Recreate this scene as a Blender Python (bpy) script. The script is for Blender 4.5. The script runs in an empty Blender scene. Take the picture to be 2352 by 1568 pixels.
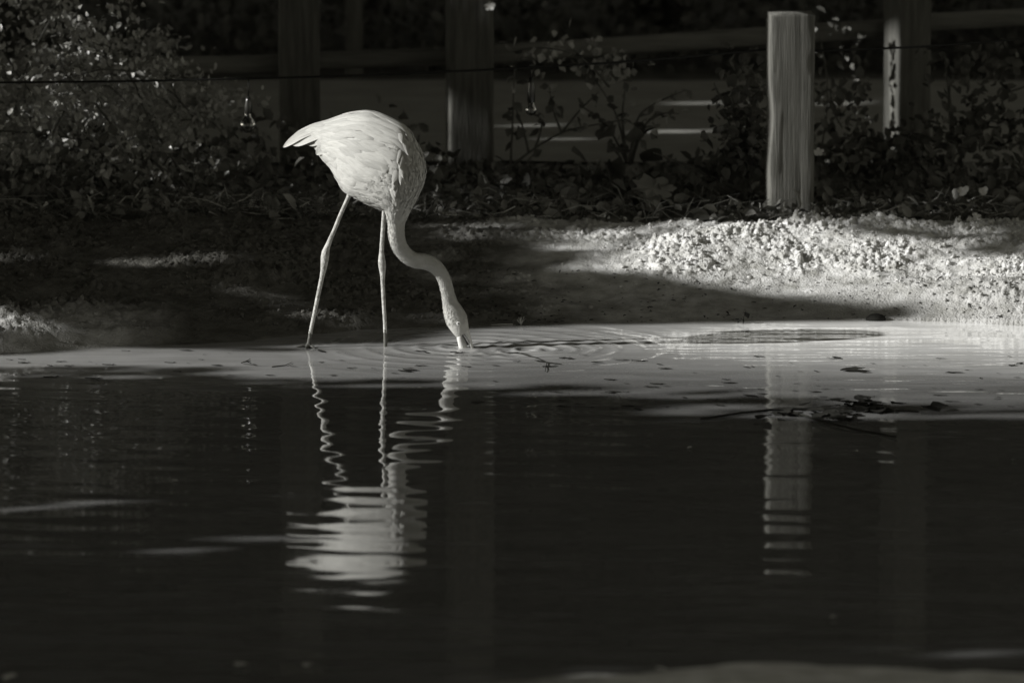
import bpy, bmesh, math, random
import numpy as np
from mathutils import Vector, Matrix

# ------------------------------------------------------------------ camera, sky, sun, exposure
scn = bpy.context.scene
scn.render.engine = 'CYCLES'
scn.cycles.use_denoising = True
scn.cycles.max_bounces = 6
scn.cycles.diffuse_bounces = 3
scn.cycles.glossy_bounces = 4
scn.cycles.transmission_bounces = 6
scn.cycles.transparent_max_bounces = 6
scn.cycles.caustics_reflective = False
scn.cycles.caustics_refractive = False
scn.view_settings.view_transform = 'Standard'
scn.view_settings.look = 'None'
scn.view_settings.gamma = 1.0
scn.view_settings.use_curve_mapping = False
scn.view_settings.exposure = 0.42

CAM = np.array([0.0, -22.4, 3.1])
PITCH = math.radians(7.82)
FOCAL = 200.0
cd = bpy.data.cameras.new('camera')
cam = bpy.data.objects.new('camera', cd)
scn.collection.objects.link(cam)
cam.location = CAM
cam.rotation_euler = (math.pi / 2 - PITCH, 0, 0)
cd.sensor_width = 36.0
cd.lens = FOCAL
cd.clip_start = 0.5
cd.clip_end = 2000
cd.dof.use_dof = True
cd.dof.focus_distance = 22.55
cd.dof.aperture_fstop = 3.0
scn.camera = cam

SUN_EL = math.radians(24.3)
SUN_AZ = math.radians(12.0)          # light travels towards +x, turned a little towards +y
DS = np.array([math.cos(SUN_EL) * math.cos(SUN_AZ), math.cos(SUN_EL) * math.sin(SUN_AZ), -math.sin(SUN_EL)])
E1 = np.array([-math.sin(SUN_AZ), math.cos(SUN_AZ), 0.0])
E2 = np.array([math.sin(SUN_EL) * math.cos(SUN_AZ), math.sin(SUN_EL) * math.sin(SUN_AZ), math.cos(SUN_EL)])

world = bpy.data.worlds.new('World')
scn.world = world
world.use_nodes = True
wn = world.node_tree
wn.nodes.clear()
wo = wn.nodes.new('ShaderNodeOutputWorld')
wb = wn.nodes.new('ShaderNodeBackground')
wb.inputs['Strength'].default_value = 0.088
sky = wn.nodes.new('ShaderNodeTexSky')
sky.sky_type = 'NISHITA'
sky.sun_disc = False
sky.sun_elevation = SUN_EL
sky.sun_rotation = math.radians(270) + SUN_AZ      # sun stands to the left of the picture
bw = wn.nodes.new('ShaderNodeRGBToBW')             # a black and white photograph
wn.links.new(sky.outputs[0], bw.inputs[0])
tone = wn.nodes.new('ShaderNodeMix'); tone.data_type = 'RGBA'; tone.blend_type = 'MULTIPLY'
tone.inputs[0].default_value = 1.0
tone.inputs[7].default_value = (1.0, 0.965, 0.80, 1)   # the print's warm toning
wn.links.new(bw.outputs[0], tone.inputs[6])
wn.links.new(tone.outputs[2], wb.inputs['Color'])
wn.links.new(wb.outputs[0], wo.inputs['Surface'])

sl = bpy.data.lights.new('sun', 'SUN')
sl.energy = 5.0
sl.angle = math.radians(0.53)
sl.color = (1.0, 0.99, 0.955)
sun = bpy.data.objects.new('sun', sl)
scn.collection.objects.link(sun)
sun.rotation_euler = Vector(DS).to_track_quat('-Z', 'Y').to_euler()
sun.location = (-20, -5, 12)

# ------------------------------------------------------------------ helpers
C = scn.collection
R = random.Random(7)
G = np.random.default_rng(11)
KPX = 36.0 / FOCAL / 2352.0
FW = np.array([0, math.cos(PITCH), -math.sin(PITCH)])
UP = np.array([0, math.sin(PITCH), math.cos(PITCH)])
RT = np.array([1.0, 0, 0])


def ray(px, py):
    return FW + RT * ((px - 1176) * KPX) + UP * ((784 - py) * KPX)


def at_y(px, py, Y):
    d = ray(px, py)
    return CAM + d * ((Y - CAM[1]) / d[1])


def at_z(px, py, Z=0.0):
    d = ray(px, py)
    return CAM + d * ((Z - CAM[2]) / d[2])


def tag(o, label=None, cat=None, group=None, kind=None):
    if label: o['label'] = label
    if cat: o['category'] = cat
    if group: o['group'] = group
    if kind: o['kind'] = kind
    return o


def empty(name, loc, label=None, cat=None, group=None):
    o = bpy.data.objects.new(name, None)
    o.empty_display_size = 0.1
    o.location = [float(c) for c in loc]
    C.objects.link(o)
    return tag(o, label, cat, group)


def link(name, me, mat=None, parent=None, smooth=False):
    o = bpy.data.objects.new(name, me)
    C.objects.link(o)
    if mat is not None and len(me.materials) == 0:
        me.materials.append(mat)
    if parent is not None:
        o.parent = parent
        # mesh data is given in world space: undo the parent's offset
        p, off = parent, Vector((0, 0, 0))
        while p is not None:
            off += Vector(p.location)
            p = p.parent
        o.location = -off
    if smooth:
        me.polygons.foreach_set('use_smooth', np.ones(len(me.polygons), dtype=bool))
    return o


def mesh_arr(name, verts, faces):
    verts = np.asarray(verts, dtype=np.float32)
    faces = np.asarray(faces, dtype=np.int32)
    me = bpy.data.meshes.new(name)
    n, k = faces.shape
    me.vertices.add(len(verts))
    me.vertices.foreach_set('co', verts.ravel())
    me.loops.add(n * k)
    me.loops.foreach_set('vertex_index', faces.ravel())
    me.polygons.add(n)
    me.polygons.foreach_set('loop_start', np.arange(0, n * k, k, dtype=np.int32))
    me.polygons.foreach_set('loop_total', np.full(n, k, dtype=np.int32))
    me.update(calc_edges=True)
    me.validate()
    return me


class Mb:
    """collects verts and faces for one mesh object"""
    def __init__(self):
        self.v, self.f = [], []

    def tube(self, pts, rads, n=8, cap=True):
        pts = [np.asarray(p, float) for p in pts]
        b = len(self.v)
        prev = None
        for i, p in enumerate(pts):
            t = pts[min(i + 1, len(pts) - 1)] - pts[max(i - 1, 0)]
            t = t / (np.linalg.norm(t) + 1e-9)
            if prev is None:
                a = np.cross(t, [0, 1, 0.13])
            else:
                a = prev - t * np.dot(prev, t)
            a = a / (np.linalg.norm(a) + 1e-9)
            prev = a
            c = np.cross(t, a)
            for j in range(n):
                w = 2 * math.pi * j / n
                self.v.append(p + (a * math.cos(w) + c * math.sin(w)) * rads[i])
        for i in range(len(pts) - 1):
            for j in range(n):
                k = (j + 1) % n
                self.f.append((b + i * n + j, b + i * n + k, b + (i + 1) * n + k, b + (i + 1) * n + j))
        if cap:
            self.f.append(tuple(b + j for j in range(n))[::-1])
            e = b + (len(pts) - 1) * n
            self.f.append(tuple(e + j for j in range(n)))
        return self

    def lathe(self, prof, centre, n=20):
        b = len(self.v)
        c = np.asarray(centre, float)
        for r, z in prof:
            for j in range(n):
                w = 2 * math.pi * j / n
                self.v.append(c + np.array([r * math.cos(w), r * math.sin(w), z]))
        for i in range(len(prof) - 1):
            for j in range(n):
                k = (j + 1) % n
                self.f.append((b + i * n + j, b + i * n + k, b + (i + 1) * n + k, b + (i + 1) * n + j))
        return self

    def build(self, name, mat, parent=None, smooth=True):
        me = bpy.data.meshes.new(name)
        me.from_pydata([tuple(map(float, p)) for p in self.v], [], self.f)
        me.update()
        return link(name, me, mat, parent, smooth)


# numpy noise -----------------------------------------------------
_perm = np.random.default_rng(3).permutation(512)
_ang = np.random.default_rng(4).uniform(0, 2 * np.pi, 512)


def pnoise(x, y, seed=0):
    x = np.asarray(x, float) + seed * 17.31
    y = np.asarray(y, float) + seed * 9.77
    xi = np.floor(x).astype(int); yi = np.floor(y).astype(int)
    xf = x - xi; yf = y - yi

    def g(ix, iy, dx, dy):
        h = _perm[(_perm[ix & 511] + iy) & 511]
        a = _ang[h]
        return np.cos(a) * dx + np.sin(a) * dy
    u = xf * xf * xf * (xf * (xf * 6 - 15) + 10)
    v = yf * yf * yf * (yf * (yf * 6 - 15) + 10)
    n00 = g(xi, yi, xf, yf); n10 = g(xi + 1, yi, xf - 1, yf)
    n01 = g(xi, yi + 1, xf, yf - 1); n11 = g(xi + 1, yi + 1, xf - 1, yf - 1)
    return (n00 * (1 - u) + n10 * u) * (1 - v) + (n01 * (1 - u) + n11 * u) * v * 1.0


def fbm(x, y, oct=4, seed=0, gain=0.5):
    s, a, f = 0, 1.0, 1.0
    for i in range(oct):
        s = s + a * pnoise(x * f, y * f, seed + i * 3)
        a *= gain; f *= 2.03
    return s


def clods(x, y, size, seed=0):
    """rounded lumps: height 0..1, one dome per jittered cell"""
    X = x / size; Y = y / size
    xi = np.floor(X).astype(int); yi = np.floor(Y).astype(int)
    best = np.zeros_like(X)
    for dx in (-1, 0, 1):
        for dy in (-1, 0, 1):
            cx = xi + dx; cy = yi + dy
            h = _perm[(_perm[(cx + seed * 31) & 511] + cy) & 511]
            h2 = _perm[(h + 77) & 511]; h3 = _perm[(h + 191) & 511]
            px = cx + (h / 512.0); py = cy + (h2 / 512.0)
            r = 0.35 + 0.55 * (h3 / 512.0)
            d2 = ((X - px) ** 2 + (Y - py) ** 2) / (r * r)
            best = np.maximum(best, np.where(d2 < 1, np.sqrt(np.maximum(0, 1 - d2)) * r, 0))
    return best


def sstep(a, b, x):
    t = np.clip((x - a) / (b - a), 0, 1)
    return t * t * (3 - 2 * t)


# materials -------------------------------------------------------
def tint(g):
    w = max(0.0, 1 - g * 1.3)
    return (g, g * (1 - 0.012 * w), g * (1 - 0.12 * w), 1)


def material(name, g, rough=0.8, var=0.0, vscale=8.0, bump=0.0, bscale=60.0, spec=0.3, stretch=None, ior=None, sheen=0):
    m = bpy.data.materials.new(name)
    m.use_nodes = True
    nt = m.node_tree
    b = nt.nodes['Principled BSDF']
    b.inputs['Base Color'].default_value = tint(g)
    b.inputs['Roughness'].default_value = rough
    b.inputs['Specular IOR Level'].default_value = spec
    if ior: b.inputs['IOR'].default_value = ior
    if var or bump:
        tc = nt.nodes.new('ShaderNodeTexCoord')
        mp = nt.nodes.new('ShaderNodeMapping')
        nt.links.new(tc.outputs['Object'], mp.inputs[0])
        if stretch: mp.inputs['Scale'].default_value = stretch
    if var:
        n = nt.nodes.new('ShaderNodeTexNoise')
        n.inputs['Scale'].default_value = vscale
        n.inputs['Detail'].default_value = 6
        n.inputs['Roughness'].default_value = 0.65
        nt.links.new(mp.outputs[0], n.inputs['Vector'])
        cr = nt.nodes.new('ShaderNodeValToRGB')
        cr.color_ramp.elements[0].position = 0.32
        cr.color_ramp.elements[1].position = 0.7
        cr.color_ramp.elements[0].color = tint(g * (1 - var))
        cr.color_ramp.elements[1].color = tint(min(0.95, g * (1 + var)))
        nt.links.new(n.outputs[0], cr.inputs[0])
        nt.links.new(cr.outputs[0], b.inputs['Base Color'])
    if bump:
        n2 = nt.nodes.new('ShaderNodeTexNoise')
        n2.inputs['Scale'].default_value = bscale
        n2.inputs['Detail'].default_value = 5
        nt.links.new(mp.outputs[0], n2.inputs['Vector'])
        bp = nt.nodes.new('ShaderNodeBump')
        bp.inputs['Strength'].default_value = 1.0
        bp.inputs['Distance'].default_value = bump
        nt.links.new(n2.outputs[0], bp.inputs['Height'])
        nt.links.new(bp.outputs[0], b.inputs['Normal'])
    return m


M = {}
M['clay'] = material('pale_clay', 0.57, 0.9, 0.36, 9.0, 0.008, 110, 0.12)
_nt = M['clay'].node_tree
_b = _nt.nodes['Principled BSDF']
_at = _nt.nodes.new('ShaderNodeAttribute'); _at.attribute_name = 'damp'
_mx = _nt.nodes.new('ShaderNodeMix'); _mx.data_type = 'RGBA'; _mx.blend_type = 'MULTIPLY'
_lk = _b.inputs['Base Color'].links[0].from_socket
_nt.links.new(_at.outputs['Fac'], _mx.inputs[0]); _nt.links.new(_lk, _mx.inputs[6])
_mx.inputs[7].default_value = (0.16, 0.155, 0.14, 1)        # dark tone for the wet toe and the left bank's painted shade
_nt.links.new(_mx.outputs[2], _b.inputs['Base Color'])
M['litter_ground'] = material('woodland_soil', 0.11, 0.95, 0.4, 6, 0.01, 40, 0.1)
M['path'] = material('beaten_path', 0.30, 0.9, 0.15, 3, 0.002, 80, 0.1)
M['wood'] = material('weathered_wood', 0.13, 0.88, 0.42, 18, 0.005, 44, 0.15, stretch=(6.0, 6.0, 0.16))
M['wood_dark'] = material('old_dark_wood', 0.10, 0.85, 0.4, 7, 0.004, 26, 0.2, stretch=(5.0, 5.0, 0.45))
M['rail'] = material('grey_rail', 0.16, 0.85, 0.3, 7, 0.004, 26, 0.2, stretch=(0.45, 5.0, 5.0))
M['bark'] = material('tree_bark', 0.07, 0.9, 0.4, 9, 0.01, 20, 0.1, stretch=(4, 4, 0.6))
M['leaf'] = material('shrub_leaf', 0.32, 0.40, 0.35, 3.0, spec=0.5)
M['leaf_dark'] = material('dark_leaf', 0.095, 0.6, 0.4, 2.0, spec=0.25)
M['leaf_tree'] = material('tree_leaf', 0.075, 0.7, 0.4, 2.0, spec=0.15)
M['leaf_dry'] = material('dry_leaf', 0.17, 0.6, 0.45, 5.0, spec=0.4)
M['leaf_pale'] = material('pale_dry_leaf', 0.48, 0.6, 0.3, 9.0, 0.003, 50, spec=0.4)
M['stem'] = material('shrub_stem', 0.10, 0.7, 0.4, 12, 0.002, 60)
M['twig'] = material('dry_twig', 0.34, 0.7, 0.4, 12, 0.002, 60)
M['debris'] = material('wet_debris', 0.022, 0.9, 0.3, 20, spec=0.05)
M['speck'] = material('pale_floating_fluff', 0.55, 0.7, 0.2, 20)
M['cable'] = material('black_rubber', 0.012, 0.6)
M['socket'] = material('black_socket', 0.02, 0.25, spec=0.6)
M['brass'] = material('bulb_cap', 0.35, 0.3, spec=0.8)
M['feather'] = material('white_feather', 0.47, 0.8, 0.09, 40, 0.0022, 130, 0.12, stretch=(1, 1, 1))
fm = material('vane', 0.47, 0.8, 0.0, 40, 0.0, 130, 0.12)
_nt = fm.node_tree; _b = _nt.nodes['Principled BSDF']
_uv = _nt.nodes.new('ShaderNodeUVMap'); _mp = _nt.nodes.new('ShaderNodeMapping'); _mp.inputs['Scale'].default_value = (14, 2.2, 1)
_n = _nt.nodes.new('ShaderNodeTexNoise'); _n.inputs['Scale'].default_value = 1.6; _n.inputs['Detail'].default_value = 4
_oi = _nt.nodes.new('ShaderNodeObjectInfo')
_nt.links.new(_uv.outputs[0], _mp.inputs[0]); _nt.links.new(_mp.outputs[0], _n.inputs['Vector'])
_cr = _nt.nodes.new('ShaderNodeValToRGB'); _cr.color_ramp.elements[0].position = .3; _cr.color_ramp.elements[1].position = .7
_cr.color_ramp.elements[0].color = tint(.39); _cr.color_ramp.elements[1].color = tint(.52)
_nt.links.new(_n.outputs[0], _cr.inputs[0])
_mr = _nt.nodes.new('ShaderNodeMapRange'); _mr.inputs[3].default_value = .86; _mr.inputs[4].default_value = 1.08
_nt.links.new(_oi.outputs['Random'], _mr.inputs[0])
_mm = _nt.nodes.new('ShaderNodeMix'); _mm.data_type = 'RGBA'; _mm.blend_type = 'MULTIPLY'; _mm.inputs[0].default_value = 1
_nt.links.new(_cr.outputs[0], _mm.inputs[6]); _nt.links.new(_mr.outputs[0], _mm.inputs[7]); _nt.links.new(_mm.outputs[2], _b.inputs['Base Color'])
_bp = _nt.nodes.new('ShaderNodeBump'); _bp.inputs['Distance'].default_value = .0015; _bp.inputs['Strength'].default_value = .8
_nt.links.new(_n.outputs[0], _bp.inputs['Height']); _nt.links.new(_bp.outputs[0], _b.inputs['Normal'])
M['vane'] = fm
M['leg'] = material('scaly_leg', 0.40, 0.6, 0.4, 60, 0.004, 160, 0.4)
M['foot'] = material('dark_foot', 0.10, 0.5, 0.4, 40, 0.003, 160)
M['beak'] = material('pale_beak', 0.62, 0.5, 0.15, 60, 0.001, 160, 0.4)
M['beak_line'] = material('dark_beak_gap', 0.03, 0.5)
M['eye_ring'] = material('pale_eye_ring', 0.62, 0.4)
M['pupil'] = material('dark_pupil', 0.01, 0.1, spec=0.7)

# glass of the bulbs
mg = bpy.data.materials.new('bulb_glass'); mg.use_nodes = True
bb = mg.node_tree.nodes['Principled BSDF']
bb.inputs['Transmission Weight'].default_value = 1.0
bb.inputs['Roughness'].default_value = 0.02
bb.inputs['IOR'].default_value = 1.45
M['glass'] = mg

# turbid water
mw = bpy.data.materials.new('turbid_water'); mw.use_nodes = True
nt = mw.node_tree
b = nt.nodes['Principled BSDF']
b.inputs['Roughness'].default_value = 0.035
b.inputs['IOR'].default_value = 1.45
b.inputs['Specular IOR Level'].default_value = 0.5
tc = nt.nodes.new('ShaderNodeTexCoord'); mp = nt.nodes.new('ShaderNodeMapping')
mp.inputs['Scale'].default_value = (0.8, 4.0, 1)
nz = nt.nodes.new('ShaderNodeTexNoise'); nz.inputs['Scale'].default_value = 2.2; nz.inputs['Detail'].default_value = 7
nz.inputs['Distortion'].default_value = 0.8
cr = nt.nodes.new('ShaderNodeValToRGB')
cr.color_ramp.elements[0].position = 0.3; cr.color_ramp.elements[1].position = 0.75
cr.color_ramp.elements[0].color = tint(0.62); cr.color_ramp.elements[1].color = tint(0.90)
nt.links.new(tc.outputs['Object'], mp.inputs[0]); nt.links.new(mp.outputs[0], nz.inputs['Vector'])
nt.links.new(nz.outputs[0], cr.inputs[0])
at_ = nt.nodes.new('ShaderNodeAttribute'); at_.attribute_name = 'shallow'
mx_ = nt.nodes.new('ShaderNodeMix'); mx_.data_type = 'RGBA'; mx_.blend_type = 'MULTIPLY'; mx_.inputs[0].default_value = 1.0
nt.links.new(cr.outputs[0], mx_.inputs[6]); nt.links.new(at_.outputs['Fac'], mx_.inputs[7])
nt.links.new(mx_.outputs[2], b.inputs['Base Color'])
M['water'] = mw

# ------------------------------------------------------------------ terrain: one sheet with the pond basin in it
SH_PX = [(-400, 822), (0, 814), (150, 806), (300, 796), (450, 790), (560, 784), (660, 772), (800, 759), (950, 752),
         (1080, 748), (1400, 742), (1750, 736), (2050, 735), (2200, 740), (2300, 746), (2420, 752), (2800, 765)]
_sx = np.array([at_z(px, py)[0] for px, py in SH_PX]); _sy = np.array([at_z(px, py)[1] for px, py in SH_PX])


def shore_far(x):
    return np.interp(x, _sx, _sy)


def shore_near(x):
    return -6.98 + 0.16 * np.sin(x * 1.1 + 0.4) + 0.10 * np.sin(x * 2.7 + 1.0) + 0.10 * np.exp(-((x - 0.9) / 1.2) ** 2)


def inland(x, y):
    t = np.maximum(y - shore_far(x), shore_near(x) - y)
    t = np.maximum(t, -4.2 + 0.3 * np.sin(y * 0.7) - x)
    return np.maximum(t, x - 7 - 0.3 * np.sin(y * 0.9))


def rough_mask(x, y, t):
    """1 where the clay is crumbled to clods, 0 where it is wet and smooth"""
    right = sstep(0.1, 0.9, x) * sstep(0.40, 0.80, t + 0.55 * sstep(1.35, 2.0, x) - 0.10 * pnoise(x * 3, y * 3, 5))
    left = sstep(-1.2, -1.6, x) * sstep(0.02, 0.14, t)
    mid = np.exp(-((x + 0.55) / 0.55) ** 2) * sstep(0.0, 0.1, t) * (1 - sstep(0.45, 0.8, t))
    far = sstep(0.9, 1.3, t) * 0.7
    far = np.maximum(far, .9 * sstep(0, -.3, x) * sstep(.5, .8, t))
    far = np.maximum(far, .8 * sstep(.05, .3, pnoise(x * 1.8, y * 3.2, 15)) * sstep(.3, .5, t) * sstep(.3, 0, x))
    return np.clip(np.maximum(np.maximum(right, left), np.maximum(mid, far)), 0, 1)


def height(x, y, detail=True):
    x = np.asarray(x, float); y = np.asarray(y, float)
    t = inland(x, y)
    crest = 0.26 + 0.02 * pnoise(x * 0.8, y * 0.3, 2)
    tt = np.clip(t, 0, None)
    # concave toe, steeper shoulder, flat top
    z = crest * (0.20 * sstep(0, 0.35, tt) + 0.25 * sstep(0.2, 0.9, tt) + 0.55 * sstep(0.45, 1.55, tt))
    z = z - 0.06 * sstep(2.6, 5.0, y) * sstep(0, 1, tt)
    # left ledge standing up from the water
    led = sstep(-1.15, -1.55, x) * sstep(0.02, 0.12, t) * (1 - sstep(0.35, 0.7, t))
    z = z + 0.055 * led * (1 + 0.5 * pnoise(x * 4, y * 2, 8))
    # mounds on the right shore leaning into the light
    z = z + 0.05 * np.exp(-((x - 0.95) / 0.42) ** 2) * np.exp(-((t - 0.85) / 0.32) ** 2)
    z = z + 0.085 * np.exp(-((x - 2.05) / 0.5) ** 2) * np.exp(-((t - 0.32) / 0.26) ** 2)
    z = z + 0.04 * np.exp(-((x - 1.6) / 0.3) ** 2) * np.exp(-((t - 0.95) / 0.3) ** 2)
    # left mounds
    z = z + 0.05 * np.exp(-((x + 1.35) / 0.45) ** 2) * np.exp(-((t - 1.0) / 0.25) ** 2)
    z = z + 0.035 * np.exp(-((x + 0.55) / 0.5) ** 2) * np.exp(-((t - 0.12) / 0.12) ** 2)
    onland = sstep(0.0, 0.3, t)
    z = z + onland * 0.03 * fbm(x * 2.0, y * 2.0, 3, 1) * (1 - 0.7 * sstep(3.5, 5, y))
    if detail:
        near = (np.abs(x) < 3.2) & (y > -1.2) & (y < 3.2)
        rm = rough_mask(x, y, t) * near
        wob = 0.012 * fbm(x * 14, y * 14, 3, 21)
        c = 0.026 * clods(x + wob, y + wob, 0.044, 1) * (pnoise(x * 5, y * 5, 31) > 0.22) \
            + 0.019 * clods(x, y + wob, 0.023, 2) * sstep(-.3, .1, pnoise(x * 9, y * 9, 35)) + 0.012 * clods(x, y, 0.017, 3)
        c = c * (1 + 0.8 * fbm(x * 42, y * 42, 2, 37)) + 0.010 * np.abs(fbm(x * 30, y * 30, 3, 38))
        z = z + rm * (c * sstep(-0.22, 0.22, pnoise(x * 2.6, y * 4, 12)) + 0.012 * fbm(x * 20, y * 20, 3, 9))
        z = z + near * onland * 0.004 * fbm(x * 16, y * 16, 3, 14)
    # basin
    zb = -0.32 * sstep(0, -1.2, t) + 0.05 * t
    return np.where(t >= 0, z, np.minimum(zb, -0.002))


def axis(segs):
    a = []
    for s, e, d in segs:
        a.append(np.arange(s, e, d))
    a.append([segs[-1][1]])
    return np.concatenate(a)


def grid_mesh(name, xs, ys, zf):
    X, Y = np.meshgrid(xs, ys)
    Z = zf(X, Y)
    v = np.stack([X, Y, Z], -1).reshape(-1, 3)
    nx, ny = len(xs), len(ys)
    i = np.arange(nx - 1)[None, :] + (np.arange(ny - 1) * nx)[:, None]
    f = np.stack([i, i + 1, i + nx + 1, i + nx], -1).reshape(-1, 4)
    return mesh_arr(name, v, f)


gx = axis([(-300, -60, 40), (-60, -8, 4), (-8, -2.5, 0.15), (-2.5, -0.2, 0.0085), (-0.2, 2.35, 0.0062), (2.35, 8, 0.15), (8, 60, 4), (60, 301, 40)])
gy = axis([(-300, -60, 40), (-60, -9, 3), (-9, -6.2, 0.05), (-6.2, -0.35, 0.3), (-0.35, 2.35, 0.0075), (2.35, 2.75, 0.02), (2.75, 12, 0.12), (12, 60, 3), (60, 301, 40)])
me = grid_mesh('bank_ground', gx, gy, height)
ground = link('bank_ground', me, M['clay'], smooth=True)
tag(ground, 'pale clay bank sloping up from the pond edge', kind='structure')
me.materials.append(M['litter_ground'])
cen = np.empty(len(me.polygons) * 3, np.float32)
me.polygons.foreach_get('center', cen)
cen = cen.reshape(-1, 3)
lim = 2.15 + 0.10 * pnoise(cen[:, 0] * 2.1, cen[:, 1] * 2.1, 40) + 0.08 * pnoise(cen[:, 0] * 9, cen[:, 1] * 9, 41)
soil = (cen[:, 1] > lim) | (cen[:, 0] < -4.0) | (cen[:, 0] > 6.8)
me.polygons.foreach_set('material_index', soil.astype(np.int32))


def damp_and_shade(x, y):
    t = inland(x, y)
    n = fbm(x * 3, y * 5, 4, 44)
    left = sstep(0.55, -0.25, x + 0.45 * n + 0.25 * (t - .5))  # shade of the left bank painted in as darker clay
    led = sstep(-1.3, -1.6, x) * (1 - sstep(.2, .5, t)) * .5          # ledge painted paler for the sun on it
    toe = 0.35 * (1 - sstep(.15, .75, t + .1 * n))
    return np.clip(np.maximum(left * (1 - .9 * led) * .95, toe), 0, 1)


def set_damp_shade(me):
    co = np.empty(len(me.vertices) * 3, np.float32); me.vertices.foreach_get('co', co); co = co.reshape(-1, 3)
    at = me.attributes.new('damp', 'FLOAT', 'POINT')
    at.data.foreach_set('value', damp_and_shade(co[:, 0].astype(float), co[:, 1].astype(float)).astype(np.float32))


set_damp_shade(me)

# path behind the fence
pxs = axis([(-40, -6, 2), (-6, 6, 0.2), (6, 40, 2)])
pys = np.linspace(5.0, 9.4, 24)


def path_z(X, Y):
    return height(X, Y, False) + 0.012 + 0.006 * pnoise(X * 1.5, Y * 1.5, 50)


pth = link('path', grid_mesh('path', pxs, pys, path_z), M['path'], smooth=True)
tag(pth, 'flat pale path running behind the timber fence', kind='structure')

# ------------------------------------------------------------------ water
BEAK = at_z(1072, 796)
PLOP = at_z(1232, 803)
LEG1 = at_z(709, 797)
LEG2 = at_z(885, 795)


def water_z(X, Y):
    fy = np.clip(-Y, 0, 8)
    amp = 0.0010 + 0.030 * sstep(0.2, 1.3, fy) - 0.014 * sstep(2.2, 4.6, fy)                     # slope of the long ripples grows towards the viewer
    amp = amp * (1 + 0.25 * sstep(.6, 1.2, X))                       # a breath of wind ruffles the right side
    ph = 0.55 * pnoise(X * 0.45, Y * 0.35, 60) + 0.10 * pnoise(X * 1.3, Y * 0.9, 61)
    z = 0
    for lam, ang, w, sd in ((0.25, 8, 0.60, 1), (0.40, -12, 0.27, 2), (0.19, 18, 0.34, 3), (0.14, -24, 0.18, 4), (0.8, 4, 0.16, 5), (0.10, 33, 0.10, 6)):
        k = 2 * np.pi / lam
        a = math.radians(ang)
        m = np.clip(0.75 + 0.95 * pnoise(X * 0.9 + sd, Y * 0.75, 62 + sd), 0.08, 1.8)
        z = z + (amp * w / k) * m * np.sin(k * (Y * math.cos(a) + X * math.sin(a) + ph * (0.22 + 0.06 * sd)) + sd)
    # fine short crested ripple on the bright water
    fine = sstep(0.3, 1.2, X) * (1 - sstep(0.9, 1.8, fy)) * sstep(-.5, .1, pnoise(X * .9, Y * 2.2, 73) - .4 * sstep(.5, .2, shore_far(X) - Y))
    z = z + fine * (0.0016 * pnoise(X * 3.2, Y * 13, 70) + 0.0007 * pnoise(X * 7, Y * 30, 72)) + 0.00010 * pnoise(X * 3, Y * 16, 71)
    # rings
    for P, lam, s0, rmax, fall in ((PLOP, 0.066, 0.50, 0.6, 0.16), (BEAK, 0.080, 0.26, 1.1, 0.30), (LEG2, 0.05, 0.010, 0.5, 0.2)):
        r = np.hypot(X - P[0], Y - P[1])
        k = 2 * np.pi / (lam * (1 + 0.5 * r))
        z = z + (s0 / k) * np.exp(-r / fall) * (2.2 * ((1 + np.sin(k * r)) / 2) ** 2.5 - .8) * (r < rmax * 1.5) * sstep(0.0, 0.03, r)
    return z


wx = axis([(-4.8, -2.4, 0.12), (-2.4, -0.75, 0.03), (-0.75, 0.75, 0.009), (0.75, 2.4, 0.022), (2.4, 7.8, 0.12)])
wy = axis([(-7.6, -3.0, 0.016), (-3.0, -0.7, 0.012), (-0.7, 0.5, 0.006), (0.5, 1.5, 0.02)])
water = link('pond_water', grid_mesh('pond_water', wx, wy, water_z), M['water'], smooth=True)
wc = np.empty(len(water.data.vertices) * 3, np.float32); water.data.vertices.foreach_get('co', wc); wc = wc.reshape(-1, 3).astype(float)
dsh = shore_far(wc[:, 0]) - wc[:, 1]                        # metres out from the far shore: pale clay bottom shows in the shallows
shal_sun = 0.24 + sstep(1.9, 0.5, dsh + .25 * pnoise(wc[:, 0] * .8, wc[:, 1] * .8, 88)) * (0.20 + 0.66 * sstep(0.1, 1.3, wc[:, 0] + .2 * pnoise(wc[:, 0], wc[:, 1] * 2, 89)))  # right side paler: the fuller sun there is painted into the water colour
water.data.attributes.new('shallow', 'FLOAT', 'POINT').data.foreach_set('value', shal_sun.astype(np.float32))
tag(water, 'turbid pond water with long ripples', kind='structure')

# ------------------------------------------------------------------ flamingo
def q(px, py):                       # coordinates measured on the 2500 px wide picture
    return px / 1.06293, py / 1.06293


def n2(px, py):                      # coordinates measured on the neck close-up
    return q(650 + px / 3.485, 450 + py / 3.485)


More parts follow.
